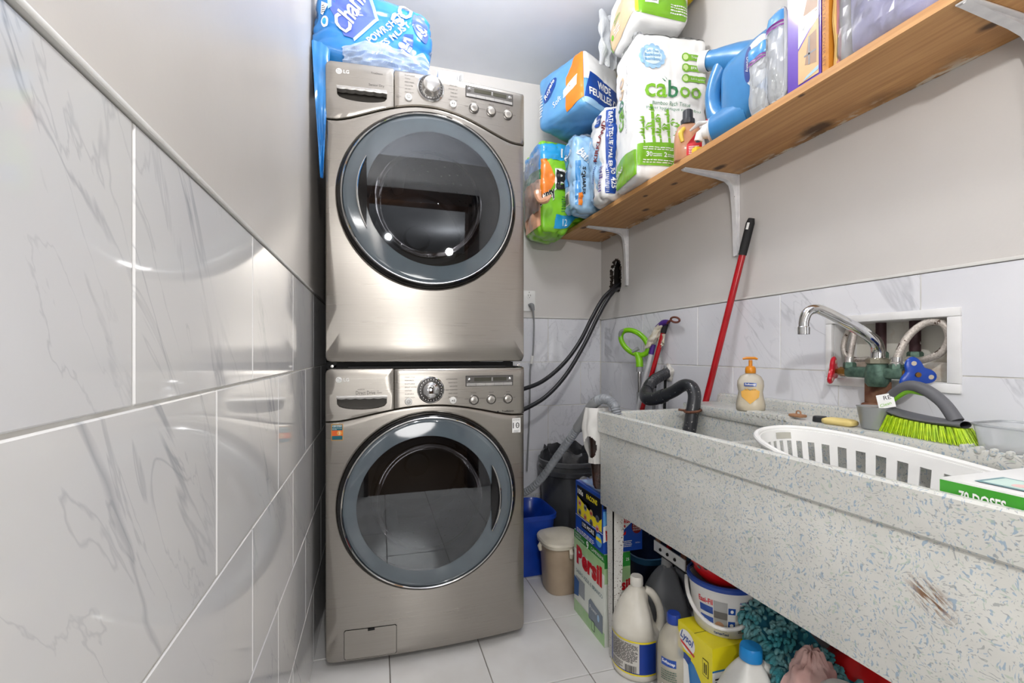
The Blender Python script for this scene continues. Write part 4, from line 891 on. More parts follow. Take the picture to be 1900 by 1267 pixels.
build('trigger',MB().tube([c+V((-.01,.0,-.040)),c+V((.012,-.02,-.022))],[.008,.010],10),GREYP,t)
build('collar',MB().tube([(1.197,1.905,.985),(1.197,1.905,.962)],.0165,16),GREYP,t); build('pole',MB().tube([(1.197,1.905,.965),(1.197,1.905,.86)],.0105,16),CHROME,t); build('lower_pole',MB().tube([(1.197,1.905,.865),(1.195,1.91,.0)],.0135,16),GREYP,t)
S0,S1=(1.08,2.055,0),(1.238,1.833,1.145)
t=thing('silver_mop','silver pole with a purple end and a white cloth tied round its top','mop',S0)
build('pole',MB().tube(pole(S0,S1,0,1.06),.0115,16),mat('satin_aluminium','#d9dbde',.35,.3),t); PURP=mat('purple_plastic','#4d2a86',.35)
build('purple_sleeve',MB().tube(pole(S0,S1,1.045,1.09),.0125,16),PURP,t)
build('purple_tip',MB().tube([(1.238,1.815,1.165),(1.238,1.775,1.185),(1.236,1.735,1.187)],[.016,.015,.008],14,sub=3),PURP,t)
cc=V((1.232,1.685,1.193)); build('hanging_ring',MB().tube([cc+V((0,.03*math.cos(2*PI*k/18),.011*math.sin(2*PI*k/18)+.004*math.cos(2*PI*k/18))) for k in range(18)],.0045,8,closed=True).tube([(1.235,1.745,1.183),cc+V((0,.03,0))],[.007,.005],8),mat('rusty_brown','#5a2d24',.6,hx2='#7a4636'),t)
CRUM=mat('white_rag','#dcd8cc',.8,hx2='#bcb29a',sc=30,bump=.3)
b=MB()
def rag(u,v):
    p=V((1.218,1.868,1.075)).lerp(V((1.238,1.790,1.185)),v); r=.020+.010*noise.noise(V((math.cos(2*PI*u)*1.5,math.sin(2*PI*u)*1.5,v*6)))+.010*math.sin(PI*v); a=2*PI*u
    return p+V((math.cos(a)*r*.7,math.sin(a)*r,math.cos(a)*.2*r))
b.grid(rag,18,16,cu=True); build('tied_rag',b,CRUM,t)
b=MB(); b.grid(lambda u,v:V((1.232-.004*v+.008*noise.noise(V((u*4,v*4,2))),1.81-.055*u*(1-.2*v)+.01*noise.noise(V((u*3,v*3,5))),1.135-.065*v-.015*u*math.sin(v*4))),10,10); build('rag_end',b,CRUM,t)
R0,R1=(1.043,2.023,0),(1.245,1.775,1.171)
t=thing('red_mop','shorter red handle with black tip among the poles in the corner','mop',R0)
build('shaft',MB().tube(pole(R0,R1,0,1.15),.0105,14),REDM,t); build('tip',MB().tube(pole(R0,R1,1.14,1.195),.0125,14),RUB,t)
t=thing('black_pole','thin black pole standing behind the black drain pipe','pole',(1.235,1.80,0)); build('shaft',MB().tube([(1.235,1.80,0),(1.248,1.775,.985)],.006,12),RUB,t); build('end_cap',MB().tube([(1.2475,1.776,.97),(1.248,1.775,.995)],.008,12),GREYP,t)
t=thing('grey_pole','dull grey metal pole standing just right of the silver pole','pole',(1.22,1.87,0)); build('shaft',MB().tube([(1.222,1.87,0),(1.235,1.84,.90)],.008,12),mat('dull_metal','#9b9da0',.35,.8),t); build('end_cap',MB().tube([(1.2345,1.841,.89),(1.235,1.84,.91)],.0095,12),RUB,t)
# ------------------------------------------------------------------ black drain pipe
PIPE=NT('painted_black_pipe'); co=PIPE.coord(); PIPE.setc(PIPE.mix(PIPE.step(PIPE.noise(co,130,2),.68,.74),lin('#2a2c30'),lin('#b9b6b0'))); PIPE.p(Roughness=.32); PIPE=PIPE.m
t=thing('drain_pipe','black corrugated drain pipe curving from the wall down into the sink','pipe',(1.05,1.36,.78))
pts=[(1.262,1.772,.962),(1.215,1.752,.952),(1.16,1.728,.936),(1.115,1.70,.915),(1.082,1.668,.893)]
b=MB(); n=46; P_=[V(p) for p in pts]
fine=[]
for i in range(len(P_)-1):
    for k in range(12): fine.append(P_[i].lerp(P_[i+1],k/12))
b.tube(fine,[.0240 if i%3 else .0200 for i in range(len(fine))],14); build('corrugated_section',b,PIPE,t,smooth=0)
build('elbow',MB().tube([(1.092,1.680,.899),(1.064,1.652,.880),(1.050,1.612,.866),(1.058,1.57,.870),(1.070,1.535,.884),(1.083,1.49,.905),(1.089,1.44,.931),(1.091,1.40,.928),(1.086,1.375,.898),(1.066,1.362,.84),(1.052,1.36,.775)],[.023,.025,.0255,.025,.0235,.0225,.0225,.0225,.0225,.0225,.0225],18,sub=5,ref=(0,0,1)),PIPE,t)
build('joint_ring',MB().tube([(1.064,1.555,.876),(1.072,1.53,.887)],[.0275,.0265],18),PIPE,t)
build('wall_plaster',MB().lathe([(.036,0),(.040,.004),(.033,.012),(.025,.016)],(1.263,1.772,.962),24,axis='x',mod=lambda a,z:1+.12*math.sin(5*a+z*90)),mat('crumbly_plaster','#d8d6d0',.9,hx2='#b9b6ae',sc=60,bump=.6,bsc=150),t)
RUST=mat('rust','#5a3323',.75,hx2='#7d5a44',sc=40,bump=.3)
cc=V((1.068,1.362,.848)); build('clamp',MB().tube([cc+V((.027*math.cos(2*PI*k/20),.027*math.sin(2*PI*k/20),.004*math.cos(2*PI*k/20))) for k in range(20)],.0045,8,closed=True).tube([cc+V((-.025,.008,0)),cc+V((-.045,.018,.003))],.004,8),RUST,t)
# ------------------------------------------------------------------ laundry sink
SINK0=V((1.0,.86,0))
def speckle(name,stain=False):
    t=NT(name); co=t.coord(); 
    base=t.mix(t.step(t.noise(co,16,3),.35,.7),lin('#c6c6c0'),lin('#cfcfc9'))
    d=t.n('VectorMath',operation='ADD',i_0=co,i_1=t.n('VectorMath',operation='SCALE',i_0=t.n('TexNoise',i_Vector=co,i_Scale=22).outputs[1],i_Scale=.05).outputs[0]).outputs[0]
    a=t.n('Mapping',i_Vector=d,i_Scale=(1,1,.45),i_Rotation=(.5,.3,0)).outputs[0]; c2=t.n('Mapping',i_Vector=d,i_Scale=(1,.45,1),i_Rotation=(.4,0,.7)).outputs[0]
    base=t.mix(t.math('MULTIPLY',t.step(t.noise(a,230,1),.615,.655),.7),base,lin('#7f9cb6'))
    base=t.mix(t.math('MULTIPLY',t.step(t.noise(c2,290,1),.63,.67),.65),base,lin('#85898b'))
    base=t.mix(t.math('MULTIPLY',t.step(t.noise(c2,170,1),.66,.69),.6),base,lin('#a5b6a4'))
    if stain:
        r=t.n('VectorMath',operation='SUBTRACT',i_0=co,i_1=tuple(V((.786,.478,.684))-SINK0)).outputs[0]
        r=t.n('Mapping',i_Vector=r,i_Rotation=(-.65,0,0)).outputs[0]
        ln=t.n('VectorMath',operation='LENGTH',i_0=t.n('VectorMath',operation='MULTIPLY',i_0=r,i_1=(.3,.8,1.25)).outputs[0]).outputs['Value']
        m=t.math('MULTIPLY',t.step(ln,.034,.012),t.step(t.noise(t.n('Mapping',i_Vector=r,i_Scale=(.2,.5,3.5)).outputs[0],70,3,.6),.44,.56))
        base=t.mix(t.math('MULTIPLY',m,.9),base,lin('#6e4416'))
    t.setc(base); t.p(Roughness=.32); return t.m
SPK=speckle('speckled_moulding'); SPKF=speckle('speckled_apron',True)
t=thing('laundry_sink','long speckled grey laundry sink with apron front, against the right wall','sink',SINK0)
XF,YE,YN=.748,1.455,.28
def skew(mb):
    for v in mb.v: v.x+= (YE-v.y)*.040*max(0,1-(v.x-XF)/.52)
    return mb
def sbox(n,m,*a,bev=.004): return build(n,skew(MB().box(*a,bev)),m,t)
sbox('apron',SPKF,XF+.008,XF+.018,YN,YE,.520,.785)
b=MB(); pr=[(XF+.004,.772),(XF+.0005,.776),(XF,.842),(XF+.004,.8465),(XF+.014,.8465),(XF+.018,.842),(XF+.018,.772)]
b.prism([(p,q) for p,q in pr],(0,YN,0),(1,0,0),(0,0,1),(YE-YN)); build('front_rim',skew(b),SPK,t)
sbox('end_panel',SPK,XF+.01,1.25,YE-.030,YE,.52,.845); sbox('end_panel',SPK,XF+.01,1.25,YN,YN+.03,.52,.845)
b=MB().box(1.092,1.25,YN+.031,YE-.004,.832,.868,.006); build('deck',b,SPK,t)
b=MB().prism([(1.228,.866),(1.232,.895),(1.238,.900),(1.259,.900),(1.261,.895),(1.261,.80),(1.228,.80)],(0,YN,0),(1,0,0),(0,0,1),(YE-.025-YN)); build('backsplash',b,SPK,t)
sbox('basin_back',SPK,1.095,1.115,YN+.03,YE-.03,.53,.84); sbox('divider',SPK,XF+.034,1.096,1.045,1.072,.53,.80); sbox('basin_floor',SPK,XF+.03,1.115,YN+.03,YE-.03,.522,.536)
for y0,y1,n in ((1.0,1.15,8),(.46,.62,7)):
    for i in range(n): y=y0+(y1-y0)*i/n; build('soap_ridge',MB().box(1.088,1.165,y,y+.010,.860,.8735,.003),SPK,t)
def legmat():
    t=NT('rusty_white_paint'); co=t.coord(); z=t.n('SeparateXYZ',i_0=co)
    grad=t.math('ADD',t.math('MULTIPLY',z.outputs[0],2.2),t.math('MULTIPLY',z.outputs[2],-.14)); n=t.noise(co,190,2)
    m=t.step(t.math('ADD',n,t.math('ADD',grad,.51)),.62,.66); c=t.mix(m,lin('#c9c8c3'),lin('#4a2f22')); t.setc(c); t.p(Roughness=.5); return t.m
LM=legmat()
for x,y,s in ((.775,1.397,1),(1.20,1.397,1),(.80,.34,1),(1.20,.34,1)):
    b=MB(); 
    for bx in ((x,x+.004,y,y+.046),(x,x+.044,y,y+.004)): b.box(bx[0],bx[1],bx[2],bx[3],0,.521)
    for v in b.v:
        k=(.52-v.z)/.52*.45; v.x=x+(v.x-x)*(1-k); v.y=y+(v.y-y)*(1-k)
    build('leg',b,LM,t,smooth=0)
b=MB().box(.950,.954,1.25,1.42,.345,.385).box(.950,.985,1.25,1.42,.345,.349); build('rail',b,WENAM,t,smooth=0)
for y in (1.255,1.395): build('strap',MB().box(.955,.961,y,y+.022,.345,.522),RUST,t,smooth=0)
for y in (1.3,1.34,1.38): build('bolt',MB().lathe([(.006,0),(.005,.004),(0,.005)],(.950,y,.366),10,axis='x'),RUB,t)
# ------------------------------------------------------------------ faucet recess and faucet
t=thing('faucet_recess','white framed wall recess holding the supply valves above the sink','recess box',(XR,(RY0+RY1)/2,RZ0))
FRM=mat('white_frame','#e6e6e6',.3); xa=XR-TT-.006
for bx in ((RY0-.024,RY1+.016,RZ1-.002,RZ1+.018),(RY0-.024,RY1+.016,RZ0-.020,RZ0+.002),(RY0-.024,RY0+.002,RZ0+.0025,RZ1-.0025),(RY1-.002,RY1+.016,RZ0+.0025,RZ1-.0025)):
    build('frame_strip',MB().box(xa,XR-.0005,*bx,.002),FRM,t)
for bx in ((RY0,RY0+.003,RZ0,RZ1),(RY1-.003,RY1,RZ0,RZ1),(RY0,RY1,RZ0,RZ0+.003),(RY0,RY1,RZ1-.003,RZ1)): build('liner',MB().box(XR,XR+.095,*bx),FRM,t,smooth=0)
OLD=NT('stained_panel'); co=OLD.coord(); OLD.setc(OLD.mix(OLD.step(OLD.noise(co,14,5,.6),.48,.72),lin('#dddbd2'),lin('#b39a80'))); OLD.p(Roughness=.6); OLD=OLD.m
build('back_panel',MB().box(XR+.085,XR+.095,RY0,RY1,RZ0,RZ1),OLD,t,smooth=0); build('lower_board',MB().box(XR+.035,XR+.085,RY0+.004,RY1-.004,RZ0+.003,RZ0+.050,.002),OLD,t)
GRN=mat('green_patina','#5f7a6c',.5,.4,hx2='#3f574d',sc=60,bump=.3); BRS=mat('old_brass','#a5793a',.35,.8,hx2='#7c5a2c',sc=50); MAR=mat('maroon_pipe','#3b2226',.6,hx2='#d3d0ca',sc=30,lo=.58,hi=.62)
for y in (.918,.835):
    q=build('supply_pipe',MB().tube([(XR+.062,y,RZ0+.05),(XR+.062,y,RZ1-.003)],.012,14),MAR,t); build('fitting',MB().lathe([(.014,0),(.017,.004),(.017,.022),(.014,.026),(.012,.026)],(XR+.062,y,RZ0+.050),6),GRN,q)
build('yellow_tap',MB().tube([(XR+.03,.905,1.036),(XR+.02,.90,1.042)],[.010,.007],8),YEL,t)
def braid():
    t=NT('braided_hose'); co=t.coord(); n=t.noise(co,300,1); m=t.step(t.noise(co,55,3,.6),.60,.64)
    t.setc(t.mix(m,t.mix(n,lin('#cfc9c2'),lin('#8f857b')),lin('#4a372b'))); t.p(Roughness=.45,Metallic=.35); t.bump(n,.5,.002); return t.m
BRD=braid()
def loop(cy,cz,ry,rz,x0,x1,a0,a1): return [(x0+(x1-x0)*k/16,cy+ry*math.cos(a0+(a1-a0)*k/16),cz+rz*math.sin(a0+(a1-a0)*k/16)) for k in range(17)]
LA=loop(.958,1.071,.036,.050,1.225,1.30,-.75+PI,PI*2.30) ; 
hs=build('supply_hose',MB().tube([(1.222,.922,1.030),(1.232,.926,1.05),(1.26,.938,1.10),(1.285,.962,1.122),(1.295,.985,1.105),(1.292,.992,1.07),(1.285,.978,1.042),(1.285,.95,1.032),(1.30,.925,1.034)],.0068,12,sub=6),BRD,t)
hs2=build('supply_hose',MB().tube([(1.222,.806,1.030),(1.228,.803,1.055),(1.245,.792,1.095),(1.262,.768,1.122),(1.270,.738,1.118),(1.272,.727,1.085),(1.270,.742,1.052),(1.268,.775,1.034),(1.285,.81,1.032),(1.305,.832,1.034)],.0085,12,sub=6),BRD,t)
for h,y,r in ((hs,.922,.0095),(hs2,.806,.0115)): build('ferrule',MB().lathe([(r,0),(r*1.15,.004),(r*1.15,.012),(r,.014),(r,.026)],(1.222,y,1.014),14),SILV,h)
t=thing('faucet','old green faucet with chrome swivel spout, red and blue valve handles','faucet',(1.222,.85,.96))
build('body',MB().box(1.208,1.236,.785,.930,.986,1.014,.008),GRN,t); build('hub',MB().lathe([(.020,-.035),(.027,-.025),(.027,.0),(.024,.016),(.021,.022)],(1.222,.850,1.000),20),GRN,t)
build('packing_nut',MB().lathe([(.022,.022),(.026,.024),(.026,.034),(.020,.038)],(1.222,.850,1.000),8),mat('worn_nickel','#a9a694',.3,.8),t)
for y in (.922,.806): build('union',MB().lathe([(.015,.010),(.015,.022),(.012,.026)],(1.222,y,1.0),6),GRN,t)
build('spout',MB().tube([(1.222,.850,1.034),(1.221,.849,1.058),(1.205,.846,1.080),(1.168,.850,1.104),(1.12,.866,1.133),(1.085,.879,1.153),(1.062,.888,1.161),(1.046,.896,1.153),(1.040,.901,1.132),(1.040,.902,1.112)],[.0155,.015,.0145,.014,.013,.0125,.012,.012,.0115,.0115],18,sub=6,ref=(1,0,0)),CHROME,t)
build('aerator',MB().lathe([(.0135,0),(.0135,.018),(.012,.020)],(1.040,.902,1.098),18),CHROME,t)
def trefoil(y,m,nm,sgn,tilt):
    T=M.Translation((1.222,y,1.0))@M.Rotation(tilt,4,'Z')@M.Rotation(.1,4,'X')
    b=MB(T); md=lambda a,z:1+.30*math.cos(3*a+.6)
    b.lathe([(0,-.006),(.024,-.006),(.031,-.004),(.033,0),(.031,.004),(.024,.006),(0,.006)],(0,0,0),48,axis='y',mod=md); h=build(nm,b,m,t)
    for k in range(3):
        a=(2*PI*k-.6)/3
        build('handle_hole',MB(T).lathe([(.0055,-.0066),(.0055,.0066),(0,.0066)] if False else [(0,-.0066),(.0055,-.0066),(.0055,.0066),(0,.0066)],(.028*math.cos(a),0,.028*math.sin(a)),12,axis='y'),mat('hole_shade','#c3b7a4',.6),h)
    build('stem_nut',MB(T).lathe([(0,-.010),(.006,-.010),(.006,.010),(0,.010)],(0,0,0),8,axis='y'),BRS,h)
REDH=mat('red_handle','#c4122a',.3,coat=.2); BLUH=mat('blue_handle','#1244a8',.3,coat=.2)
build('valve_stem',MB().tube([(1.222,.928,1.0),(1.222,.948,1.0)],.0125,6),BRS,t); build('valve_stem',MB().tube([(1.222,.946,1.0),(1.222,.966,1.0)],.006,10),BRS,t)
build('valve_stem',MB().tube([(1.222,.790,1.0),(1.222,.776,1.0)],.0125,6),BRS,t); build('valve_stem',MB().tube([(1.222,.778,1.0),(1.222,.768,1.0)],.006,10),BRS,t)
trefoil(.968,REDH,'red_handle',1,.42); trefoil(.764,BLUH,'blue_handle',-1,-.5)
build('mount_bracket',MB().box(1.222,1.228,.820,.884,.915,.978,.002).box(1.212,1.226,.818,.888,.900,.922,.006).box(1.220,1.227,.826,.880,.869,.902,.002),RUST,t); build('rivet',MB().lathe([(.005,0),(.004,.002),(.0018,.002),(.0018,0)],(1.212,.852,.911),12,axis='x'),SILV,t)
# ------------------------------------------------------------------ small things on the sink
DK=.868
t=thing('soap_dispenser','clear hand soap bottle with orange pump on the sink deck','soap bottle',(1.128,1.165,DK))
T=M.Translation((1.128,1.165,DK))@M.Rotation(-.80,4,'Z')
LS=mat('liquid_soap','#f0e6cf',.3); CS=glassy('clear_soap_plastic','#faf8f2',.25,.05,op=.35,hx='#f3ecdc')
b=MB(T).lathe([(0,0),(.037,0),(.041,.004),(.042,.02),(.037,.045),(.0345,.06),(.038,.08),(.037,.095),(.029,.110),(.016,.117),(.013,.120)],(0,0,0),32,1,.60); build('bottle',b,CS,t,smooth=60)
b=MB(T).lathe([(0,.002),(.036,.002),(.039,.006),(.040,.02),(.035,.045),(.0325,.06),(.036,.08),(.0365,.085),(0,.085)],(0,0,0),28,1,.56); build('soap',b,LS,t)
OP=mat('orange_pump','#dc8a1c',.3); pu=build('pump_collar',MB(T).lathe([(.0145,.119),(.0155,.121),(.0155,.134),(.012,.140),(.0055,.142),(.0055,.160),(.0,.160)],(0,0,0),24),OP,t)
build('pump_head',MB(T).tube([(-.022,0,.1635),(-.012,0,.166),(.012,0,.166),(.020,0,.163)],[.006,.009,.009,.006],12,flat=.5),OP,pu)
def fb(u,v,e=0): 
    k=max(0,1-(u/.037)**2)**.5; return T@V((u,-.0225*k-.0015-e,v))
q=decal(fb,[[(-.026,.062),(-.010,.072),(.0,.066),(.012,.073),(.026,.064),(.024,.046),(.0,.024),(-.024,.046)]],mat('honey_print','#f0b85a',.4),t,'label',.006,e=.001); q2=decal(fb,[rect(-.017,.079,.017,.090)],FDB,t,'brand_plate',.006,e=.001); text('Softsoap',fb,FW,q2,at=(0,.0845),w=.029,e=.0016,bold=.02); text('MILK & HONEY',fb,IK,q,at=(0,.061),w=.032,h=.0045,e=.0016) if False else text('ULTRA RICH',fb,INK,q,at=(0,.069),w=.030,h=.0045,e=.0016)
t=thing('soap_clip','small brown soap scrap with a loop on the sink deck ridges','clip',(1.115,.985,DK+.006)); WD=mat('brown_wood_bit','#a97e5d',.6)
build('bar',MB().box(1.103,1.127,.966,1.006,DK+.0060,DK+.014,.003),WD,t); build('loop',MB().tube([(1.115,.990,DK+.013),(1.115,.988,DK+.022),(1.115,.978,DK+.022),(1.115,.976,DK+.013)],.002,8,sub=3),WD,t)
tag(build('bottle_cap',MB().lathe([(0,0),(.0165,0),(.017,.003),(.016,.013),(.014,.015),(0,.0145)],(1.128,.930,DK),28,mod=lambda a,z:1+.02*math.cos(20*a)),mat('black_cap','#2a2d31',.5)),'small black screw cap lying on the sink deck','cap')
tag(build('soap_bar',Pack((1.122,.872,DK+.0085),(.018,.036,.008),.007,(0,0,.15),bulge=.002,n=8,zr=(DK,2)).mesh(),mat('yellow_soap','#e3cf8a',.45,hx2='#d8c178')),'pale yellow bar of soap beside the clear cup','soap')
CUP=glassy('frosted_cup','#eef0f2',.3,.25,op=.30,hx='#e3e6e8')
tag(build('plastic_cup',MB().lathe([(0,.001),(.026,.001),(.028,.004),(.037,.054),(.0385,.055),(.0355,.054),(.0265,.005),(0,.004)],(1.143,.800,DK),36),CUP,smooth=60),'small frosted clear plastic cup in front of the rusty faucet bracket','cup')
# scrub brush
t=thing('scrub_brush','grey and lime scrub brush with arched handle lying on the sink deck','brush',(1.13,.69,DK))
BG=mat('brush_grey','#5f6064',.5); p0,p1=V((1.155,.785,DK+.040)),V((1.118,.612,DK+.036)); dr_=(p1-p0).normalized(); sd=V((-dr_.y,dr_.x,0))
b=MB(); b.grid(lambda u,v:p0.lerp(p1,u)+sd*(.030*math.sin(PI*min(1,max(0,.06+.88*u)))**.5)*(math.cos(2*PI*v))+V((0,0,.007*math.sin(2*PI*v)+.012*(1-u)**3+.004*u**3)),24,14,cv=True); build('base',b,BG,t,smooth=60)
hp=[p0+V((.0,.004,.008)),p0.lerp(p1,.08)+V((0,0,.040)),p0.lerp(p1,.30)+V((0,0,.068)),p0.lerp(p1,.52)+V((0,0,.066)),p0.lerp(p1,.75)+V((0,0,.042)),p0.lerp(p1,.90)+V((0,0,.008))]
build('handle',MB().tube(hp,[.011,.012,.0125,.0125,.012,.013],14,sub=5),BG,t); build('lime_inlay',MB().tube([p+V((0,0,-.009)) for p in hp[1:4]],[.006,.008,.006],10,sub=5),LIME,t)
BR=mat('lime_bristle','#c3e01e',.5,hx2='#9cc414',sc=90); r_=random.Random(2)
for i in range(15):
    for j in range(4):
        u=.03+.94*i/14; wd=.026*math.sin(PI*min(1,max(0,.08+.84*u)))**.5; c0=p0.lerp(p1,u)+sd*wd*(-1+2*j/3)+V((0,0,.006*(1-u)**2-.004)); ln=c0.z-DK-.001; sp=dr_*((u-.5)*.034)+sd*(-.004+.008*j/3)
        b=MB()
        for k in range(7):
            a=2*PI*k/6; o=V((.0025*math.cos(a),.0025*math.sin(a),0)) if k<6 else V((0,0,0)); e_=sp+o*1.6+V((0,0,-ln)); b.tube([c0+o,c0+o+e_],[.0016,.0013],4)
        build('tuft',b,BR,t,smooth=0)['kind']='stuff'
T=M.Translation(p0.lerp(p1,.06)+V((0,0,.032)))@M.Rotation(.5,4,V((0,0,1)))
f=plane(p0.lerp(p1,.05)+V((-.020,-.004,.030)),(.42,-.86,.28),(.15,.33,.93)); q=decal(f,[rect(-.014,-.016,.018,.017)],WPL,t,'paper_tag'); text('RE',f,INK,q,at=(.006,.008),w=.014); text('Clean',f,LIME,q,at=(.0,-.007),w=.022,rot=.2)
t=thing('food_container','clear rectangular plastic food container at the near end of the sink deck','container',(1.14,.515,DK))
def cont(w_,l_,z0,z1,s):
    def fn(u,v):
        a=2*PI*u; k=1/(abs(math.cos(a))**5+abs(math.sin(a))**5)**.2; e=1+s*v; return V((1.155+math.cos(a)*k*w_*e,.515+math.sin(a)*k*l_*e,DK+z0+(z1-z0)*v))
    return fn
b=MB().grid(cont(.056,.078,.001,.046,.10),40,4,cu=True); b.grid(cont(.055,.077,.002,.0025,0),40,1,cu=True); build('tub',b,CUP,t,smooth=60)
build('rim',MB().tube([cont(.0625,.0868,.046,.047,0)(k/40,0) for k in range(40)],.0025,8,closed=True,ref=(0,0,1)),CUP,t)
build('bottom',MB().poly([cont(.056,.078,.001,.046,.1)(k/40,0) for k in range(40)]),CUP,t,smooth=0)
# laundry basket sitting in the near basin
t=thing('laundry_basket','white oval plastic laundry basket with slotted sides standing in the sink','basket',(.945,.60,.537))
BW=mat('basket_white','#efefed',.3,hx2='#e9e9e7'); bc=(.944,.617)
def bas(u,z,e=0):
    a=2*PI*u; k=(z-.60)/.265; rx=.092+.036*k+e; ry=.245+.050*k+e; q=1/(abs(math.cos(a))**2.3+abs(math.sin(a))**2.3)**(1/2.3)
    p=V((bc[0]+rx*q*math.cos(a),bc[1]+ry*q*math.sin(a),z)); p.z+=k*(.10*(p.y-.86)+.08*(p.x-1.06)) ; return p
def wall(u0,u1,z0,z1,n,b):
    b.grid(lambda u,v:bas(u0+(u1-u0)*u,z0+(z1-z0)*v),n,1); b.grid(lambda u,v:bas(u0+(u1-u0)*u,z0+(z1-z0)*v,-.004),n,1)
    b.grid(lambda u,v:bas(u0+(u1-u0)*u,z0,-.004*v),n,1); b.grid(lambda u,v:bas(u0+(u1-u0)*u,z1,-.004*v),n,1)
    if n<20:
        for u in (u0,u1): b.grid(lambda s,v:bas(u,z0+(z1-z0)*v,-.004*s),1,1)
b=MB(); wall(0,1,.836,.862,96,b); build('upper_band',b,BW,t)
b=MB(); wall(0,1,.60,.66,96,b); build('lower_band',b,BW,t)
n=44
for i in range(n): b=MB(); wall(i/n,i/n+.50/n,.655,.839,2,b); build('slat',b,BW,t,smooth=0)
b=MB(); b.tube([bas(k/96,.864,.005) for k in range(96)],.0065,10,closed=True,ref=(0,0,1)); build('rolled_rim',b,BW,t)
b=MB(); b.poly([bas(k/60,.602) for k in range(60)]); b.poly([bas(k/60,.538,-.03) for k in range(60)]); b.grid(lambda u,v:bas(u,.538+.064*v,-.03*(1-v)),60,1,cu=True); build('base',b,BW,t,smooth=0)
f=lambda u,v,e=0: bas(.215+u,v,-.0045-e)
decal(f,[[(-.022,.841),(.022,.841),(.022,.856),(-.022,.856)]],mat('grip_shade','#bdbbb0',.6),t,'grip_slot',.008,e=.0008)
# detergent carton on the basket
P=Pack((.915,.345,.801),(.105,.130,.064),.0015,(0,0,0),n=1,zr=(.5,9))
t=pack('dose_box','white and green detergent carton marked 70 doses in the laundry basket','box',P,FW)
GB_=film('carton_green','#3d9a2b',h2='#4ba53a'); f=P.f('-x'); q=decal(f,[rect(-.130,-.064,.130,.0605)],GB_,t,'green_side'); text('70 DOSES',f,FW,q,at=(-.080,.043),w=.052,h=.016,e=.0012,bold=.03); text('Xtra',f,FW,q,at=(-.02,.030),w=.03,e=.0012,shear=.3,bold=.02)
f=P.f('+z'); q=decal(f,[[(-.085,.04),(-.02,.04),(-.02,.10),(-.085,.10)]],mat('teal_frame','#6f9aa0',.4),t,'picture'); decal(f,[rect(-.079,.046,-.026,.094)],mat('mint_print','#cfe9df',.4),q,'picture_face',e=.0009); decal(f,[ell(-.06,.06,.012,.010,16)],mat('rose_print','#eec7c2',.4),q,'spot',e=.0012); decal(f,[ell(-.03,-.05,.022,.022,20)],FOR,t,'orange_dot')
# ------------------------------------------------------------------ things on the floor, mostly under the sink
def rr(a,n=4): return 1/(abs(math.cos(a))**n+abs(math.sin(a))**n)**(1/n)
def bucket(b,c,prof,sx,sy,n=48,p=4): return b.lathe(prof,c,n,sx,sy,mod=lambda a,z:rr(a,p))
BLUEP=mat('blue_plastic','#1240a8',.3,hx2='#0f3897',coat=.15); DGREY=mat('dark_grey_plastic','#4a4c50',.35,hx2='#424448'); BEIGE=mat('beige_plastic','#b7a48d',.35,hx2='#ad9a84'); CREAM=mat('cream_plastic','#d9d2c0',.35)
t=thing('trash_bin','tall round dark grey trash bin with black liner in the back corner','trash bin',(.985,2.235,0))
c=(.985,2.235,0)
build('bin',MB().lathe([(0,0),(.130,0),(.135,.01),(.155,.425),(.163,.43),(.165,.452),(.160,.455),(.152,.445),(.130,.02),(0,.015)],c,48),DGREY,t)
build('swing_ring',MB().lathe([(.150,.45),(.157,.455),(.157,.475),(.168,.480),(.170,.500),(.163,.504),(.146,.49),(.146,.45)],c,48),mat('bin_rim','#5b5d60',.3),t)
LIN=mat('black_liner','#26272a',.3,hx2='#3a3b3f',sc=30)
b=MB(); b.grid(lambda u,v:V(c)+V(((.158-.05*v+.012*noise.noise(V((math.cos(2*PI*u)*3,math.sin(2*PI*u)*3,v*3))))*math.cos(2*PI*u),(.158-.05*v+.012*noise.noise(V((math.cos(2*PI*u)*3,math.sin(2*PI*u)*3,v*3))))*math.sin(2*PI*u),.495+.055*math.sin(PI*min(1,v*1.3))+.03*noise.noise(V((math.cos(2*PI*u)*4,math.sin(2*PI*u)*4,v*2)))-.08*max(0,v-.6))),48,10,cu=True); build('liner',b,LIN,t,smooth=20)
b=MB()
t=thing('blue_bucket','bright blue plastic bucket beside the washing machine','bucket',(.69,2.15,0))
bucket(b,(.69,2.15,0),[(0,0),(.112,0),(.118,.006),(.138,.265),(.146,.268),(.147,.288),(.142,.290),(.134,.272),(.114,.012),(0,.010)],1,1,48,5); build('body',b,BLUEP,t)
t=thing('lidded_bin','small beige oval bin with cream lid beside the blue bucket','bin',(.79,1.90,0))
build('body',bucket(MB(),(.795,1.91,0),[(0,0),(.072,0),(.078,.01),(.092,.215),(0,.215)],.95,1.0,40,3),BEIGE,t)
build('lid',bucket(MB(),(.795,1.91,0),[(.088,.205),(.101,.208),(.103,.222),(.098,.230),(.09,.232),(.078,.240),(.070,.243),(0,.248)],.95,1.03,44,3),CREAM,t)
build('latch',MB().tube([(.705,1.915,.21),(.698,1.915,.195),(.702,1.915,.175)],[.008,.010,.007],10),CREAM,t); build('latch',MB().tube([(.800,1.805,.21),(.800,1.798,.195),(.800,1.802,.175)],[.008,.010,.007],10),CREAM,t)
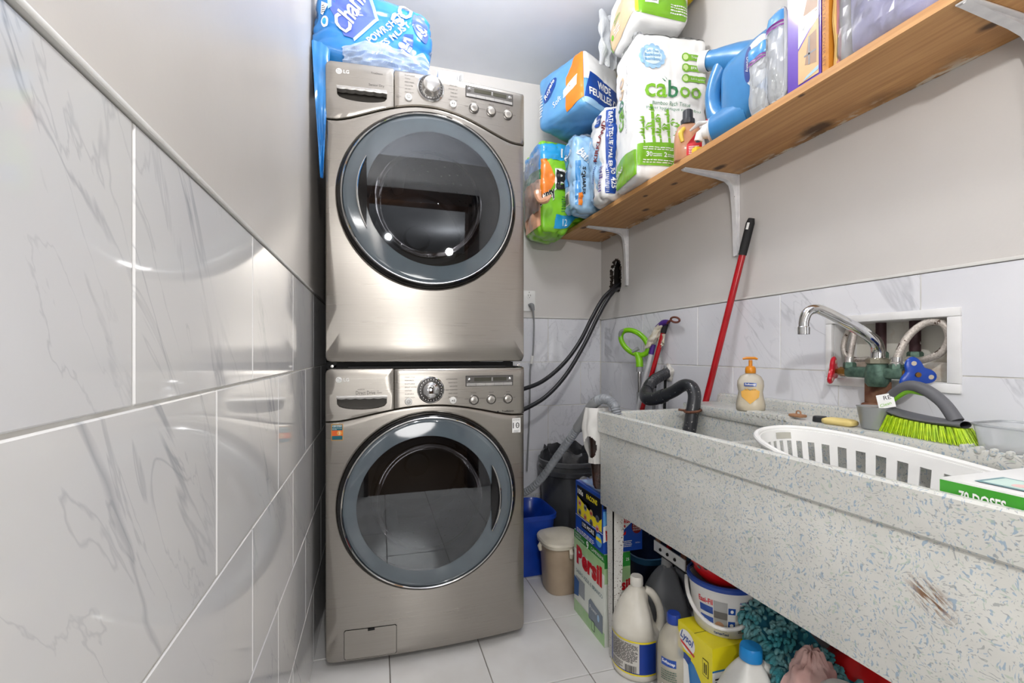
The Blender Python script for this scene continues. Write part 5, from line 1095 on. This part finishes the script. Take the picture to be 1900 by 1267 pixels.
# drain hose of the washer
t=thing('drain_hose','grey corrugated drain hose from the washing machine hooked over the sink edge','hose',(.60,1.95,.40)); GH=mat('grey_hose','#8d9196',.4,hx2='#84888d')
hp=[(.56,1.98,.40),(.619,1.9,.440),(.668,1.83,.510),(.705,1.73,.628),(.728,1.63,.730),(.737,1.57,.785)]
q=MB(); tmp=[]
P_=[V(p) for p in hp]
for i in range(len(P_)-1):
    p0,p1,p2,p3=[P_[max(0,min(len(P_)-1,i+k))] for k in (-1,0,1,2)]
    for k in range(26):
        s=k/26; tmp.append(.5*((2*p1)+(p2-p0)*s+(2*p0-5*p1+4*p2-p3)*s*s+(3*p1-p0-3*p2+p3)*s**3))
build('corrugated_tube',MB().tube(tmp,[.0165 if i%3 else .0140 for i in range(len(tmp))],14),GH,t,smooth=50)
build('hook_guide',MB().tube([(.733,1.590,.766),(.740,1.54,.815),(.748,1.505,.858),(.757,1.478,.880)],[.020,.020,.019,.019],14,sub=5),GREYP,t)
e_=[V((.757,1.478,.880)),V((.766,1.455,.890)),V((.777,1.430,.888)),V((.788,1.408,.868)),V((.792,1.398,.835))]; tmp=[e_[i].lerp(e_[i+1],k/8) for i in range(4) for k in range(8)]
build('hose_end',MB().tube(tmp,[.0175 if i%2 else .0150 for i in range(len(tmp))],14),GH,t,smooth=50)
build('hanging_tab',MB().tube([(.800,1.47,.872),(.803,1.47,.905),(.806,1.468,.905),(.807,1.468,.872)],.0025,8,sub=3),GREYP,t)
# plastic bag with dark bottle on the sink end
t=thing('hanging_bag','white torn plastic bag hanging on the far end of the sink','plastic bag',(.765,1.50,.60))
b=MB()
def hb(u,v):
    a=2*PI*u; r=.030+.026*math.sin(PI*min(1,v*.75+.2))+.008*noise.noise(V((math.cos(a)*2,math.sin(a)*2,v*4)))
    return V((.768+r*.95*math.cos(a),1.500+r*.72*math.sin(a),.855-.20*v))
n,m=96,56; vs=[hb(i/n,j/m) for j in range(m+1) for i in range(n)]; fs=[]
for j in range(m):
    for i in range(n):
        a=(i+.5)/n; v=(j+.5)/m
        da=((a-.60+.5)%1-.5)/.085; dv=(v-.70)/.20
        if da*da+dv*dv<1+.25*noise.noise(V((i*.16,j*.16,2))): continue
        fs.append([j*n+i,j*n+(i+1)%n,(j+1)*n+(i+1)%n,(j+1)*n+i])
b.add(vs,fs); build('bag',b,glassy('white_bag_film','#f2f2f0',.2,.3,op=.75,hx='#e9e8e4'),t)
tag(build('dark_bottle',MB().lathe([(0,0),(.024,0),(.030,.012),(.040,.10),(.046,.20),(.044,.215),(0,.22)],(.786,1.506,.560),28,1,.80),mat('brown_glass','#3a2018',.12,hx2='#1d1512',sc=20,coat=.4)),'dark brown tapered container inside the torn hanging bag','bottle')
# cartons by the front leg
GRC=film('carton_lime','#9cc787',.4,h2='#b7d6a5'); GRD=film('carton_deep','#2d8a35',.4); REDP=film('persil_red','#d4121f')
def carton(nm,lab,x0,x1,y0,y1,z0,z1,m):
    P=Pack(((x0+x1)/2,(y0+y1)/2,(z0+z1)/2),((x1-x0)/2,(y1-y0)/2,(z1-z0)/2),.0015,n=1,zr=(z0,9)); t=thing(nm,lab,'box',((x0+x1)/2,(y0+y1)/2,z0)); build('carton',P.mesh(),m,t,smooth=0); return t,P
PZ=.332
t,P=carton('detergent_box','white and green powder detergent box on the floor behind the sink leg',.780,.884,1.468,1.728,0,PZ,mat('carton_white','#e8ece4',.4,hx2='#dfe5d8',sc=5))
f=P.f('-x'); decal(f,[rect(-.13,.135,.13,.166)],GRD,t,'green_top'); decal(f,[rect(-.13,.092,.13,.135)],GRC,t,'green_fade',e=.0006); decal(f,[rect(-.13,-.166,.13,-.115)],GRC,t,'green_fade',e=.0006)
text(['LIMPEZA','GARANTIDA'],f,FW,t,at=(-.075,.150),w=.085,h=.020,e=.001); text('9',f,FW,t,at=(-.005,.146),h=.032,e=.001,bold=.03); text('CAMPANHA',f,FW,t,at=(.075,.148),w=.10,h=.014,e=.001)
text('Persil',f,REDP,t,at=(.005,.075),w=.215,h=.075,e=.0012,bold=.045); text('SABÃO AZUL E BRANCO',f,mat('teal_ink','#466a78',.4),t,at=(.005,.010),w=.225,h=.017,e=.001)
decal(f,[rect(-.11,-.08,-.03,-.015)],mat('towel_grey','#9da3a8',.5),t,'picture'); decal(f,[[(-.128,-.10),(-.085,-.09),(-.08,-.03),(-.125,-.02)]],mat('shirt_blue','#2e5f9e',.5),t,'picture',e=.0009)
q=decal(f,[[(.005,-.125),(.118,-.125),(.118,-.06),(.02,-.045),(.005,-.06)]],mat('grey_plate','#7f8b98',.4),t,'info_plate',e=.0009); text('Power',f,FW,q,at=(.045,-.075),w=.06,h=.015,e=.0014); decal(f,[ell(.085,-.085,.008,.013,14)],FLB,q,'drop',e=.0014); decal(f,[rect(.03,-.155,.055,-.118)],INK,t,'icon_frame',e=.0009); decal(f,[rect(.033,-.152,.052,-.121)],GRC,t,'icon_face',e=.0013)
f=P.f('-y'); decal(f,[rect(-.052,.115,.052,.166)],GRD,t,'green_top'); decal(f,[rect(-.052,.06,.052,.115)],GRC,t,'green_fade'); text('sil',f,REDP,t,at=(.033,.05),w=.036,h=.04,e=.0012,bold=.04); text('25',f,FW,t,at=(.04,.14),h=.010,e=.001)
BBX=film('box_blue','#1d4fb4',.35,h2='#1a48a6'); BLKF=film('box_black','#15171c',.35); YLF=film('box_yellow','#f0dc28',.4); SKY=film('box_sky','#3f8fd8',.35,h2='#77b7ea')
MZ=PZ+.001
t,P=carton('eraser_box','blue and yellow cleaning sponge box on top of the white detergent box',.776,.935,1.470,1.705,MZ,MZ+.205,BBX)
f=P.f('-x'); decal(f,[rect(-.100,-.028,.108,.088)],YLF,t,'yellow_panel'); q=decal(f,[[(-.100,.045),(.005,.040),(.035,.010),(.085,.005),(.108,.02),(.108,.088),(-.100,.088)]],BLKF,t,'black_panel',e=.0009); text('100s',f,FW,q,at=(-.07,.066),w=.05,h=.022,e=.0014,bold=.03); text('FACONS',f,YLF,q,at=(.03,.066),w=.09,h=.019,e=.0014,bold=.03)
r_=random.Random(6)
for i in range(4):
    for j in range(2):
        x=-.075+.05*i; y=.022-.036*j-.004*i
        decal(f,[ell(x,y,.014,.013,14)],mat(['photo_rose','photo_grey','photo_tan','photo_slate'][(i+j)%4],['#c9a2a4','#8d8f95','#c0a070','#5a5f73'][(i+j)%4],.5),t,'picture',e=.0013); decal(f,[rect(x-.007,y-.006,x+.008,y+.004)],mat(['photo_red','photo_dark'][(i*3+j)%2],['#b5433f','#33363f'][(i*3+j)%2],.5),t,'picture',e=.0017)
decal(f,[rect(-.115,-.034,.115,-.032)],FW,t,'white_line'); q=decal(f,[rect(-.06,-.068,.06,-.040)],BLKF,t,'black_plate'); text('13% MORE',f,FW,q,at=(-.002,-.053),w=.10,h=.016,e=.0012,bold=.02); decal(f,[ell(.085,-.065,.024,.024,24)],SKY,t,'seal'); decal(f,[[(.062,-.068),(.108,-.068),(.104,-.055),(.066,-.055)]],YLF,t,'seal_band',e=.001); lines(f,FW,t,-.10,.05,-.098,-.078,3,seed=4)
f=P.f('-y'); decal(f,[rect(-.079,.058,.079,.098)],BLKF,t,'black_top'); text('15 pads',f,YLF,t,at=(-.03,.078),w=.09,h=.026,e=.0012,bold=.03); text('AR',f,FW,t,at=(.058,.082),w=.03,h=.02,e=.0012,bold=.03)
decal(f,[[(-.079,.05),(-.02,.05),(-.079,-.01)],[(.03,.05),(.079,.03),(.079,.0),(.0,.03)]],SKY,t,'sky_sweep'); decal(f,[[(-.079,-.062),(-.02,-.04),(.040,.005),(.040,.035),(-.079,-.005)]],FW,t,'white_sash',e=.0009)
text('MAGIC',f,REDP,t,at=(-.030,-.030),w=.085,h=.038,rot=.18,e=.0014,shear=.2,bold=.05); text('AGENCY',f,REDP,t,at=(.028,.012),w=.055,h=.020,rot=.2,e=.0018,bold=.04); q=decal(f,[ell(.056,-.015,.0215,.026,28)],mat('seal_red','#7d1a1d',.4),t,'red_seal',e=.0018); text(['BETTER ON','LES TACHES','PLUS EFFICACE','QUE LES AUTRES'],f,FW,q,at=(.056,-.015),w=.034,h=.032,e=.0024); lines(f,FW,t,.0,.035,-.085,-.06,4,seed=9); text('15/7,6 x',f,FW,t,at=(.06,-.075),w=.02,e=.001)
f=P.f('+z'); decal(f,[rect(-.06,-.10,.06,.10)],SKY,t,'torn_top'); b=MB(); b.grid(lambda u,v:P.P((-.9+1.6*u,-.9+1.8*v,1),.002+.022*abs(noise.noise(V((u*3,v*3,5))))),12,12); build('film',b,CLEAR,t,smooth=0)
# gallon jugs
JW=mat('jug_white','#d9d5ca',.35,hx2='#cfcabd'); TRG=glassy('frosted_jug_plastic','#d4d8dc',.25,.3,op=.62,hx='#b4b8be')
def gallon(nm,lab,c,m,capm,r=.077,h=.305,rot=0,square=False,capr=.019):
    t=thing(nm,lab,'jug',c); T=M.Translation(c)@M.Rotation(rot,4,'Z'); s=h/.305
    def md(a,z):
        k=rr(a,4.5) if square else 1
        d=math.cos(a); zz=z/s
        if d>.55 and .125<zz<.252: k*=1-.30*min(1,(d-.55)/.3)*min(1,(zz-.125)/.03,(.252-zz)/.02)
        return k
    b=MB(T).lathe([(0,0),(r*.93,0),(r,.006*s),(r,.018*s),(r*.985,.022*s),(r*.985,.128*s),(r,.133*s),(r,.148*s),(r*.985,.158*s),(r*.92,.176*s),(r*.80,.200*s),(r*.66,.224*s),(r*.50,.246*s),(r*.36,.262*s),(.021,.270*s),(.0185,.273*s),(.0185,.282*s),(0,.282*s)],(0,0,0),56,mod=md); build('body',b,m,t,smooth=60)
    R_=r
    build('handle',MB(T).tube([(R_*.34,0,.262*s),(R_*.62,0,.250*s),(R_*.88,0,.215*s),(R_*.97,0,.17*s),(R_*.88,0,.125*s)],[.012,.013,.0125,.013,.016],14,sub=5,ref=(0,1,0)),m,t)
    build('cap',MB(T).lathe([(capr,.276*s),(capr*1.03,.278*s),(capr,.300*s),(capr*.9,.305*s),(0,.304*s)],(0,0,0),36,mod=lambda a,z:1+.02*math.cos(30*a)),capm,t)
    return t,T
c=(.838,1.352,0); t,T=gallon('bleach_jug','white one gallon jug with blue and yellow label on the floor, nearest the sink leg',c,JW,mat('cap_white','#dedbd2',.4),r=.080,rot=-.45,capr=.0205)
fj=lambda u,v,e=0: V(c)+V(((.0795+e)*math.cos(-2.55+u/.0795),(.0795+e)*math.sin(-2.55+u/.0795),v))
decal(fj,[rect(-.085,.024,.10,.128)],mat('label_blue','#1b3d96',.4),t,'label',.012,e=.0010); [decal(fj,[z],YLF,t,'label_edge',.012,e=.0014) for z in (rect(-.085,.124,.10,.130),rect(-.085,.022,.10,.027))]
q=decal(fj,[rect(-.062,.030,.042,.126)],mat('label_paper','#d3d0c8',.5),t,'label_text_panel',.012,e=.0014); lines(fj,INK,q,-.057,.037,.060,.122,16,t=.5,seed=3,g=.012); lines(fj,INK,q,-.057,-.01,.034,.056,5,seed=5,g=.012); barcode(fj,q,-.004,.034,.030,.052,g=.012)
gallon('water_jug','grey translucent gallon jug standing behind the white bleach jug',(1.018,1.44,0),TRG,mat('cap_pale','#d5d6d6',.4),r=.078,h=.305,rot=-.35,square=True)
t=thing('navy_tub','dark navy plastic tub behind the jugs under the sink','tub',(1.12,1.72,0)); NV=mat('navy_plastic','#1b2742',.4,hx2='#182238'); TB=mat('teal_blue_plastic','#2f6184',.35)
build('body',bucket(MB(),(1.115,1.72,0),[(0,0),(.105,0),(.110,.01),(.132,.235),(.128,.236),(.104,.02),(0,.015)],1,1.25,44,5),NV,t); build('rim',bucket(MB(),(1.115,1.72,0),[(.131,.222),(.140,.224),(.141,.246),(.136,.248),(.130,.238)],1,1.25,44,5),TB,t)
# clear soap refill bottle
c=(.852,1.172,0); t=thing('soap_refill','clear hand soap refill bottle with dark blue cap on the floor','soap bottle',c)
b=MB().lathe([(0,0),(.043,0),(.047,.006),(.047,.13),(.046,.18),(.041,.205),(.030,.228),(.018,.243),(.0165,.252)],c,40,1,1); build('bottle',b,CS,t,smooth=60); build('soap',MB().lathe([(0,.003),(.042,.003),(.045,.01),(.045,.165),(0,.165)],c,36),mat('pale_soap','#d6d4c6',.35),t)
build('cap',MB().lathe([(.0195,.248),(.0205,.250),(.0195,.272),(.0175,.276),(0,.275)],c,40,mod=lambda a,z:1+.02*math.cos(30*a)),mat('royal_blue_cap','#1b3f9e',.35),t)
fs_=lambda u,v,e=0: V(c)+V(((.0472+e)*math.cos(-2.35+u/.0472),(.0472+e)*math.sin(-2.35+u/.0472),v))
q=decal(fs_,[rect(-.03,.140,.014,.162)],FDB,t,'brand_plate',.008,e=.001); text('Softsoap',fs_,FW,q,at=(-.008,.151),w=.038,h=.012,g=.008,e=.0016,rot=-.1,bold=.02); lines(fs_,GRN,t,-.03,.015,.10,.132,5,seed=4,g=.008); decal(fs_,[rect(-.028,.055,.0,.085)],FW,t,'label',.008,e=.001); lines(fs_,INK,t,-.026,-.002,.058,.082,4,seed=6,g=.008)
decal(fs_,[[(.005,.06),(.010,.10),(.013,.06)],[(.012,.06),(.020,.095),(.018,.06)],[(.0,.06),(-.002,.085),(.006,.06)]],mat('aloe_green','#8fa332',.4),t,'leaf_print',.008,e=.001)
# yellow and blue wipes carton with the pail on top
LZ=.268
t,P=carton('cleaner_carton','yellow and blue disinfectant cleaner carton carrying the white pail',.852,1.010,1.008,1.152,0,LZ,film('carton_blue','#2a7fc4',.4))
YF_=film('carton_yellow','#efe01f',.4); f=P.f('-x')
decal(f,[[(-.072,.055),(-.03,.055),(.0,.045),(.03,.015),(.072,-.005),(.072,.134),(-.072,.134)]],YF_,t,'yellow_top'); q=decal(f,[ell(-.030,.094,.034,.030,24)],FW,t,'brand_badge',e=.001); decal(f,[[(-.063,.088),(.004,.072),(.0,.066),(-.06,.080)]],FRED,q,'red_ribbon',e=.0016); text('Lysol',f,FDB,q,at=(-.030,.099),w=.056,h=.030,rot=-.12,e=.0016,shear=.25,bold=.02)
decal(f,[[(-.055,-.134),(-.005,-.134),(-.015,-.03),(-.025,.03),(-.045,.04),(-.055,-.03)]],FW,t,'bottle_print',e=.001); decal(f,[[(-.045,.038),(-.02,.035),(-.012,.055),(-.04,.058)]],FDB,t,'bottle_cap_print',e=.0014); decal(f,[[(-.052,-.10),(-.012,-.10),(-.016,-.055),(-.050,-.045)]],SKY,t,'bottle_label_print',e=.0014)
text(['20% MORE','CLEANING','INGREDIENTS'],f,FW,t,at=(.032,-.075),w=.062,h=.045,rot=-.12,e=.001,bold=.02); decal(f,[rect(.035,.045,.058,.090)],INK,t,'icon_frame',e=.001); decal(f,[rect(.037,.047,.056,.088)],YF_,t,'icon_face',e=.0014); decal(f,[rect(.041,.052,.045,.08),rect(.048,.052,.052,.08)],INK,t,'icon_mark',e=.0018)
f=P.f('-y'); decal(f,[rect(-.079,.075,.079,.134)],YF_,t,'yellow_top'); decal(f,[rect(-.079,-.134,.079,.070)],FW,t,'text_panel'); lines(f,INK,t,-.072,.07,-.12,.06,20,seed=5); f=P.f('+z'); decal(f,[rect(-.079,-.072,.079,.072)],YF_,t,'yellow_lid'); decal(f,[rect(-.079,-.001,.079,.001)],BLKF,t,'lid_seam',e=.001)
c=(.962,1.095,LZ+.0012); t=thing('filler_pail','white pail of wall filler with blue rim and bail handle, on the yellow carton','pail',c); PW=mat('pail_white','#dfdedb',.35)
prp=[(0,0),(.074,0),(.077,.004),(.080,.02),(.092,.125),(.095,.127),(.095,.133)]
build('body',MB().lathe(prp,c,56),PW,t); build('blue_rim',MB().lathe([(.0935,.130),(.0985,.132),(.0985,.142),(.095,.146),(.090,.146)],c,56),mat('rim_blue','#24479e',.35),t)
pr_=lambda v:.0775+(.092-.0775)*max(0,(v-.004))/.121
fp=lambda u,v,e=0: V(c)+V(((pr_(v)+e)*math.cos(-2.35+u/.085),(pr_(v)+e)*math.sin(-2.35+u/.085),v))
q=decal(fp,[rect(-.058,.030,-.020,.052),rect(-.058,.062,-.020,.082)],FDB,t,'blue_label',.01,e=.0008); text('Easi-Fil',fp,FRED,t,at=(-.040,.096),w=.040,h=.016,g=.01,e=.001,bold=.03); q=decal(fp,[rect(-.018,.020,.016,.104)],mat('photo_wall','#a9a9a8',.5),t,'picture',.01,e=.0008); decal(fp,[rect(-.018,.055,.016,.075)],mat('photo_trowel','#6d6a66',.5),q,'picture_trowel',.01,e=.0013); decal(fp,[ell(-.004,.034,.012,.013,14)],mat('photo_hand','#b98d72',.5),q,'picture_hand',.01,e=.0013)
q=decal(fp,[rect(.018,.072,.036,.09),rect(.018,.030,.036,.052)],FDB,t,'blue_square',.01,e=.0008); decal(fp,[ell(.027,.081,.004,.005,12),ell(.027,.041,.005,.005,12)],FW,q,'icon',.01,e=.0013); text('CertainTeed',fp,FDB,t,at=(.0,.012),w=.040,h=.007,g=.01,e=.001,bold=.03); text('ALL PURPOSE',fp,FDB,t,at=(.065,.105),w=.040,h=.006,g=.01,e=.001,bold=.02); lines(fp,INK,t,.045,.085,.02,.10,18,seed=7,g=.01)
hb_=[V(c)+V((.097*math.cos(a)*.98*math.cos(.75)-.0,.0,0)) for a in (0,)]
ax=V((math.cos(-.75),math.sin(-.75),0)); pv=V((-math.sin(.75),-math.cos(.75),0))
build('bail_handle',MB().tube([V(c)+ax*(.099*math.cos(PI*k/20))+pv*(.112*math.sin(PI*k/20)*.93)+V((0,0,.118-.078*math.sin(PI*k/20))) for k in range(21)],.0055,10,ref=(0,0,1)),PW,t)
c2=(.962,1.095,LZ+.134); t=thing('red_strainer','red plastic tub with round black holes sitting in the white pail','tub',c2); RD=mat('red_plastic','#c4161e',.3,hx2='#b0121a')
prs=[(0,.0),(.060,.0),(.078,.02),(.092,.055),(.104,.095),(.108,.100),(.105,.103)]
build('body',MB().lathe(prs,c2,56),RD,t)
rs=lambda z: .078+(.092-.078)*(z-.02)/.035 if z<.055 else .092+(.104-.092)*(z-.055)/.04
fq=lambda u,v,e=0: V(c2)+V(((rs(v)+e)*math.cos(-2.75+u/.09),(rs(v)+e)*math.sin(-2.75+u/.09),v))
for i,(u,v) in enumerate(((-.05,.062),(-.028,.045),(-.026,.068),(-.004,.052),(.03,.066),(-.06,.04),(.06,.055))): decal(fq,[ell(u,v,.0065,.0055,16)],BLK,t,'hole',.008,e=.001)
c=(1.06,1.235,0); t=thing('red_capped_bottle','white bottle with a red cap between the grey jug and the yellow carton','bottle',c); build('body',MB().lathe([(0,0),(.033,0),(.035,.004),(.035,.17),(.026,.20),(.014,.21),(0,.21)],c,28),PW,t); build('cap',MB().lathe([(.015,.205),(.016,.207),(.015,.232),(0,.235)],c,24),FRED,t)
# jug with a bright blue cap
gallon('milk_jug','white plastic jug with a bright blue cap in front of the teal mop cloth',(.888,.916,0),mat('jug_milk','#dcdcd8',.35,hx2='#d2d2cd'),mat('sky_cap','#1a82c8',.35),r=.076,h=.328,rot=-.35,square=True,capr=.026)
# teal chenille mop cloth
TEAL=mat('teal_chenille','#3a8d96',.9,hx2='#86b0b2',sc=22,lo=.4,hi=.7,bump=.5,bsc=300); TEALD=mat('teal_backing','#1e7086',.85,hx2='#1a6076')
t=thing('mop_cloth','teal chenille mop cloth heaped under the near part of the sink','mop cloth',(1.04,.84,0))
mc=lambda u,v: V((.965+.20*u+.02*math.sin(v*5),1.03-.33*v+.03*math.sin(u*4),.405-.32*v+.06*math.sin(u*3+v*2)-.10*u*0+.02*noise.noise(V((u*4,v*4,1)))))
def mc(u,v):
    a=PI*(.05+.9*u); r=.105+.02*noise.noise(V((u*3,v*3,1)))
    return V((1.055-r*math.sin(a)*1.05,1.00-.30*v-.06*math.cos(a),.16+.11*(1-v)+.9*r*-math.cos(a)*.9+.06))
b=MB(); b.grid(mc,20,20); build('backing',b,TEALD,t)
b=MB(); b.box(.99,1.07,.74,1.0,.0,.16,.03); build('folded_base',b,TEALD,t)
r_=random.Random(11); b=MB(); cnt=0
for i in range(26):
    for j in range(34):
        u=(i+r_.random())/26; v=(j+r_.random())/34
        if int(v*9)%3==2 and r_.random()<.75: continue
        p=mc(u,v); q1=mc(min(1,u+.02),v)-mc(max(0,u-.02),v); q2=mc(u,min(1,v+.02))-mc(u,max(0,v-.02)); nn=q1.cross(q2).normalized()
        if nn.x>0: nn=-nn
        d=(nn+V((r_.uniform(-.9,.9),r_.uniform(-.9,.9),r_.uniform(-.9,.5)))).normalized(); L=r_.uniform(.018,.028)
        b.tube([p,p+d*L*.5,p+d*L*.85+V((0,0,-L*.25)),p+d*L+V((0,0,-L*.4))],[.0035,.0052,.0048,.0018],6)
st=build('strands',b,TEAL,t,smooth=60); st['kind']='stuff'
def heap(nm,lab,cat,c,r,h,m,seed,fr=6,am=.3):
    b=MB()
    def fn(u,v):
        a=2*PI*u; e=PI/2*v; k=1+am*noise.noise(V((math.cos(a)*1.4*math.cos(e)*fr/6,math.sin(a)*1.4*math.cos(e)*fr/6,v*2+seed)))+am*.5*noise.noise(V((math.cos(a)*4,math.sin(a)*4,v*5+seed)))
        return V((c[0]+r[0]*k*math.cos(a)*math.cos(e),c[1]+r[1]*k*math.sin(a)*math.cos(e),c[2]+h*(k*math.sin(e))))
    b.grid(fn,44,18,cu=True); b.poly([fn(i/44,0) for i in range(44)]); return tag(build(nm,b,m,smooth=60),lab,cat)
heap('pink_rag','pale pink crumpled rag against the teal mop cloth','rag',(.945,.800,.272),(.062,.055),.100,mat('pink_rag','#d6b4ae',.85,hx2='#c79f98',sc=18),3,am=.28)
heap('red_cloth','bright red plastic cloth heaped below the near end of the sink','cloth',(1.115,.765,0),(.10,.16),.455,mat('red_film','#dc151b',.35,hx2='#b80e14',sc=8),5,am=.22)
heap('orange_cloth','orange cloth bundle under the pink rag','cloth',(.945,.800,0),(.056,.045),.278,mat('orange_cloth','#d0601c',.8),8,am=.2)
tag(build('lidded_tub',MB().lathe([(0,0),(.036,0),(.040,.04),(.042,.335),(.044,.34),(.042,.352),(.032,.362),(0,.366)],(.918,.705,0),40),PW),'white round lidded tub before the red cloth, at the bottom edge','tub')
heap('grey_bag','grey crumpled plastic bag tucked between the pail and the teal mop cloth','plastic bag',(1.13,1.06,0),(.055,.05),.42,mat('grey_film','#8b8a90',.35,hx2='#6f6e75'),9,am=.25)
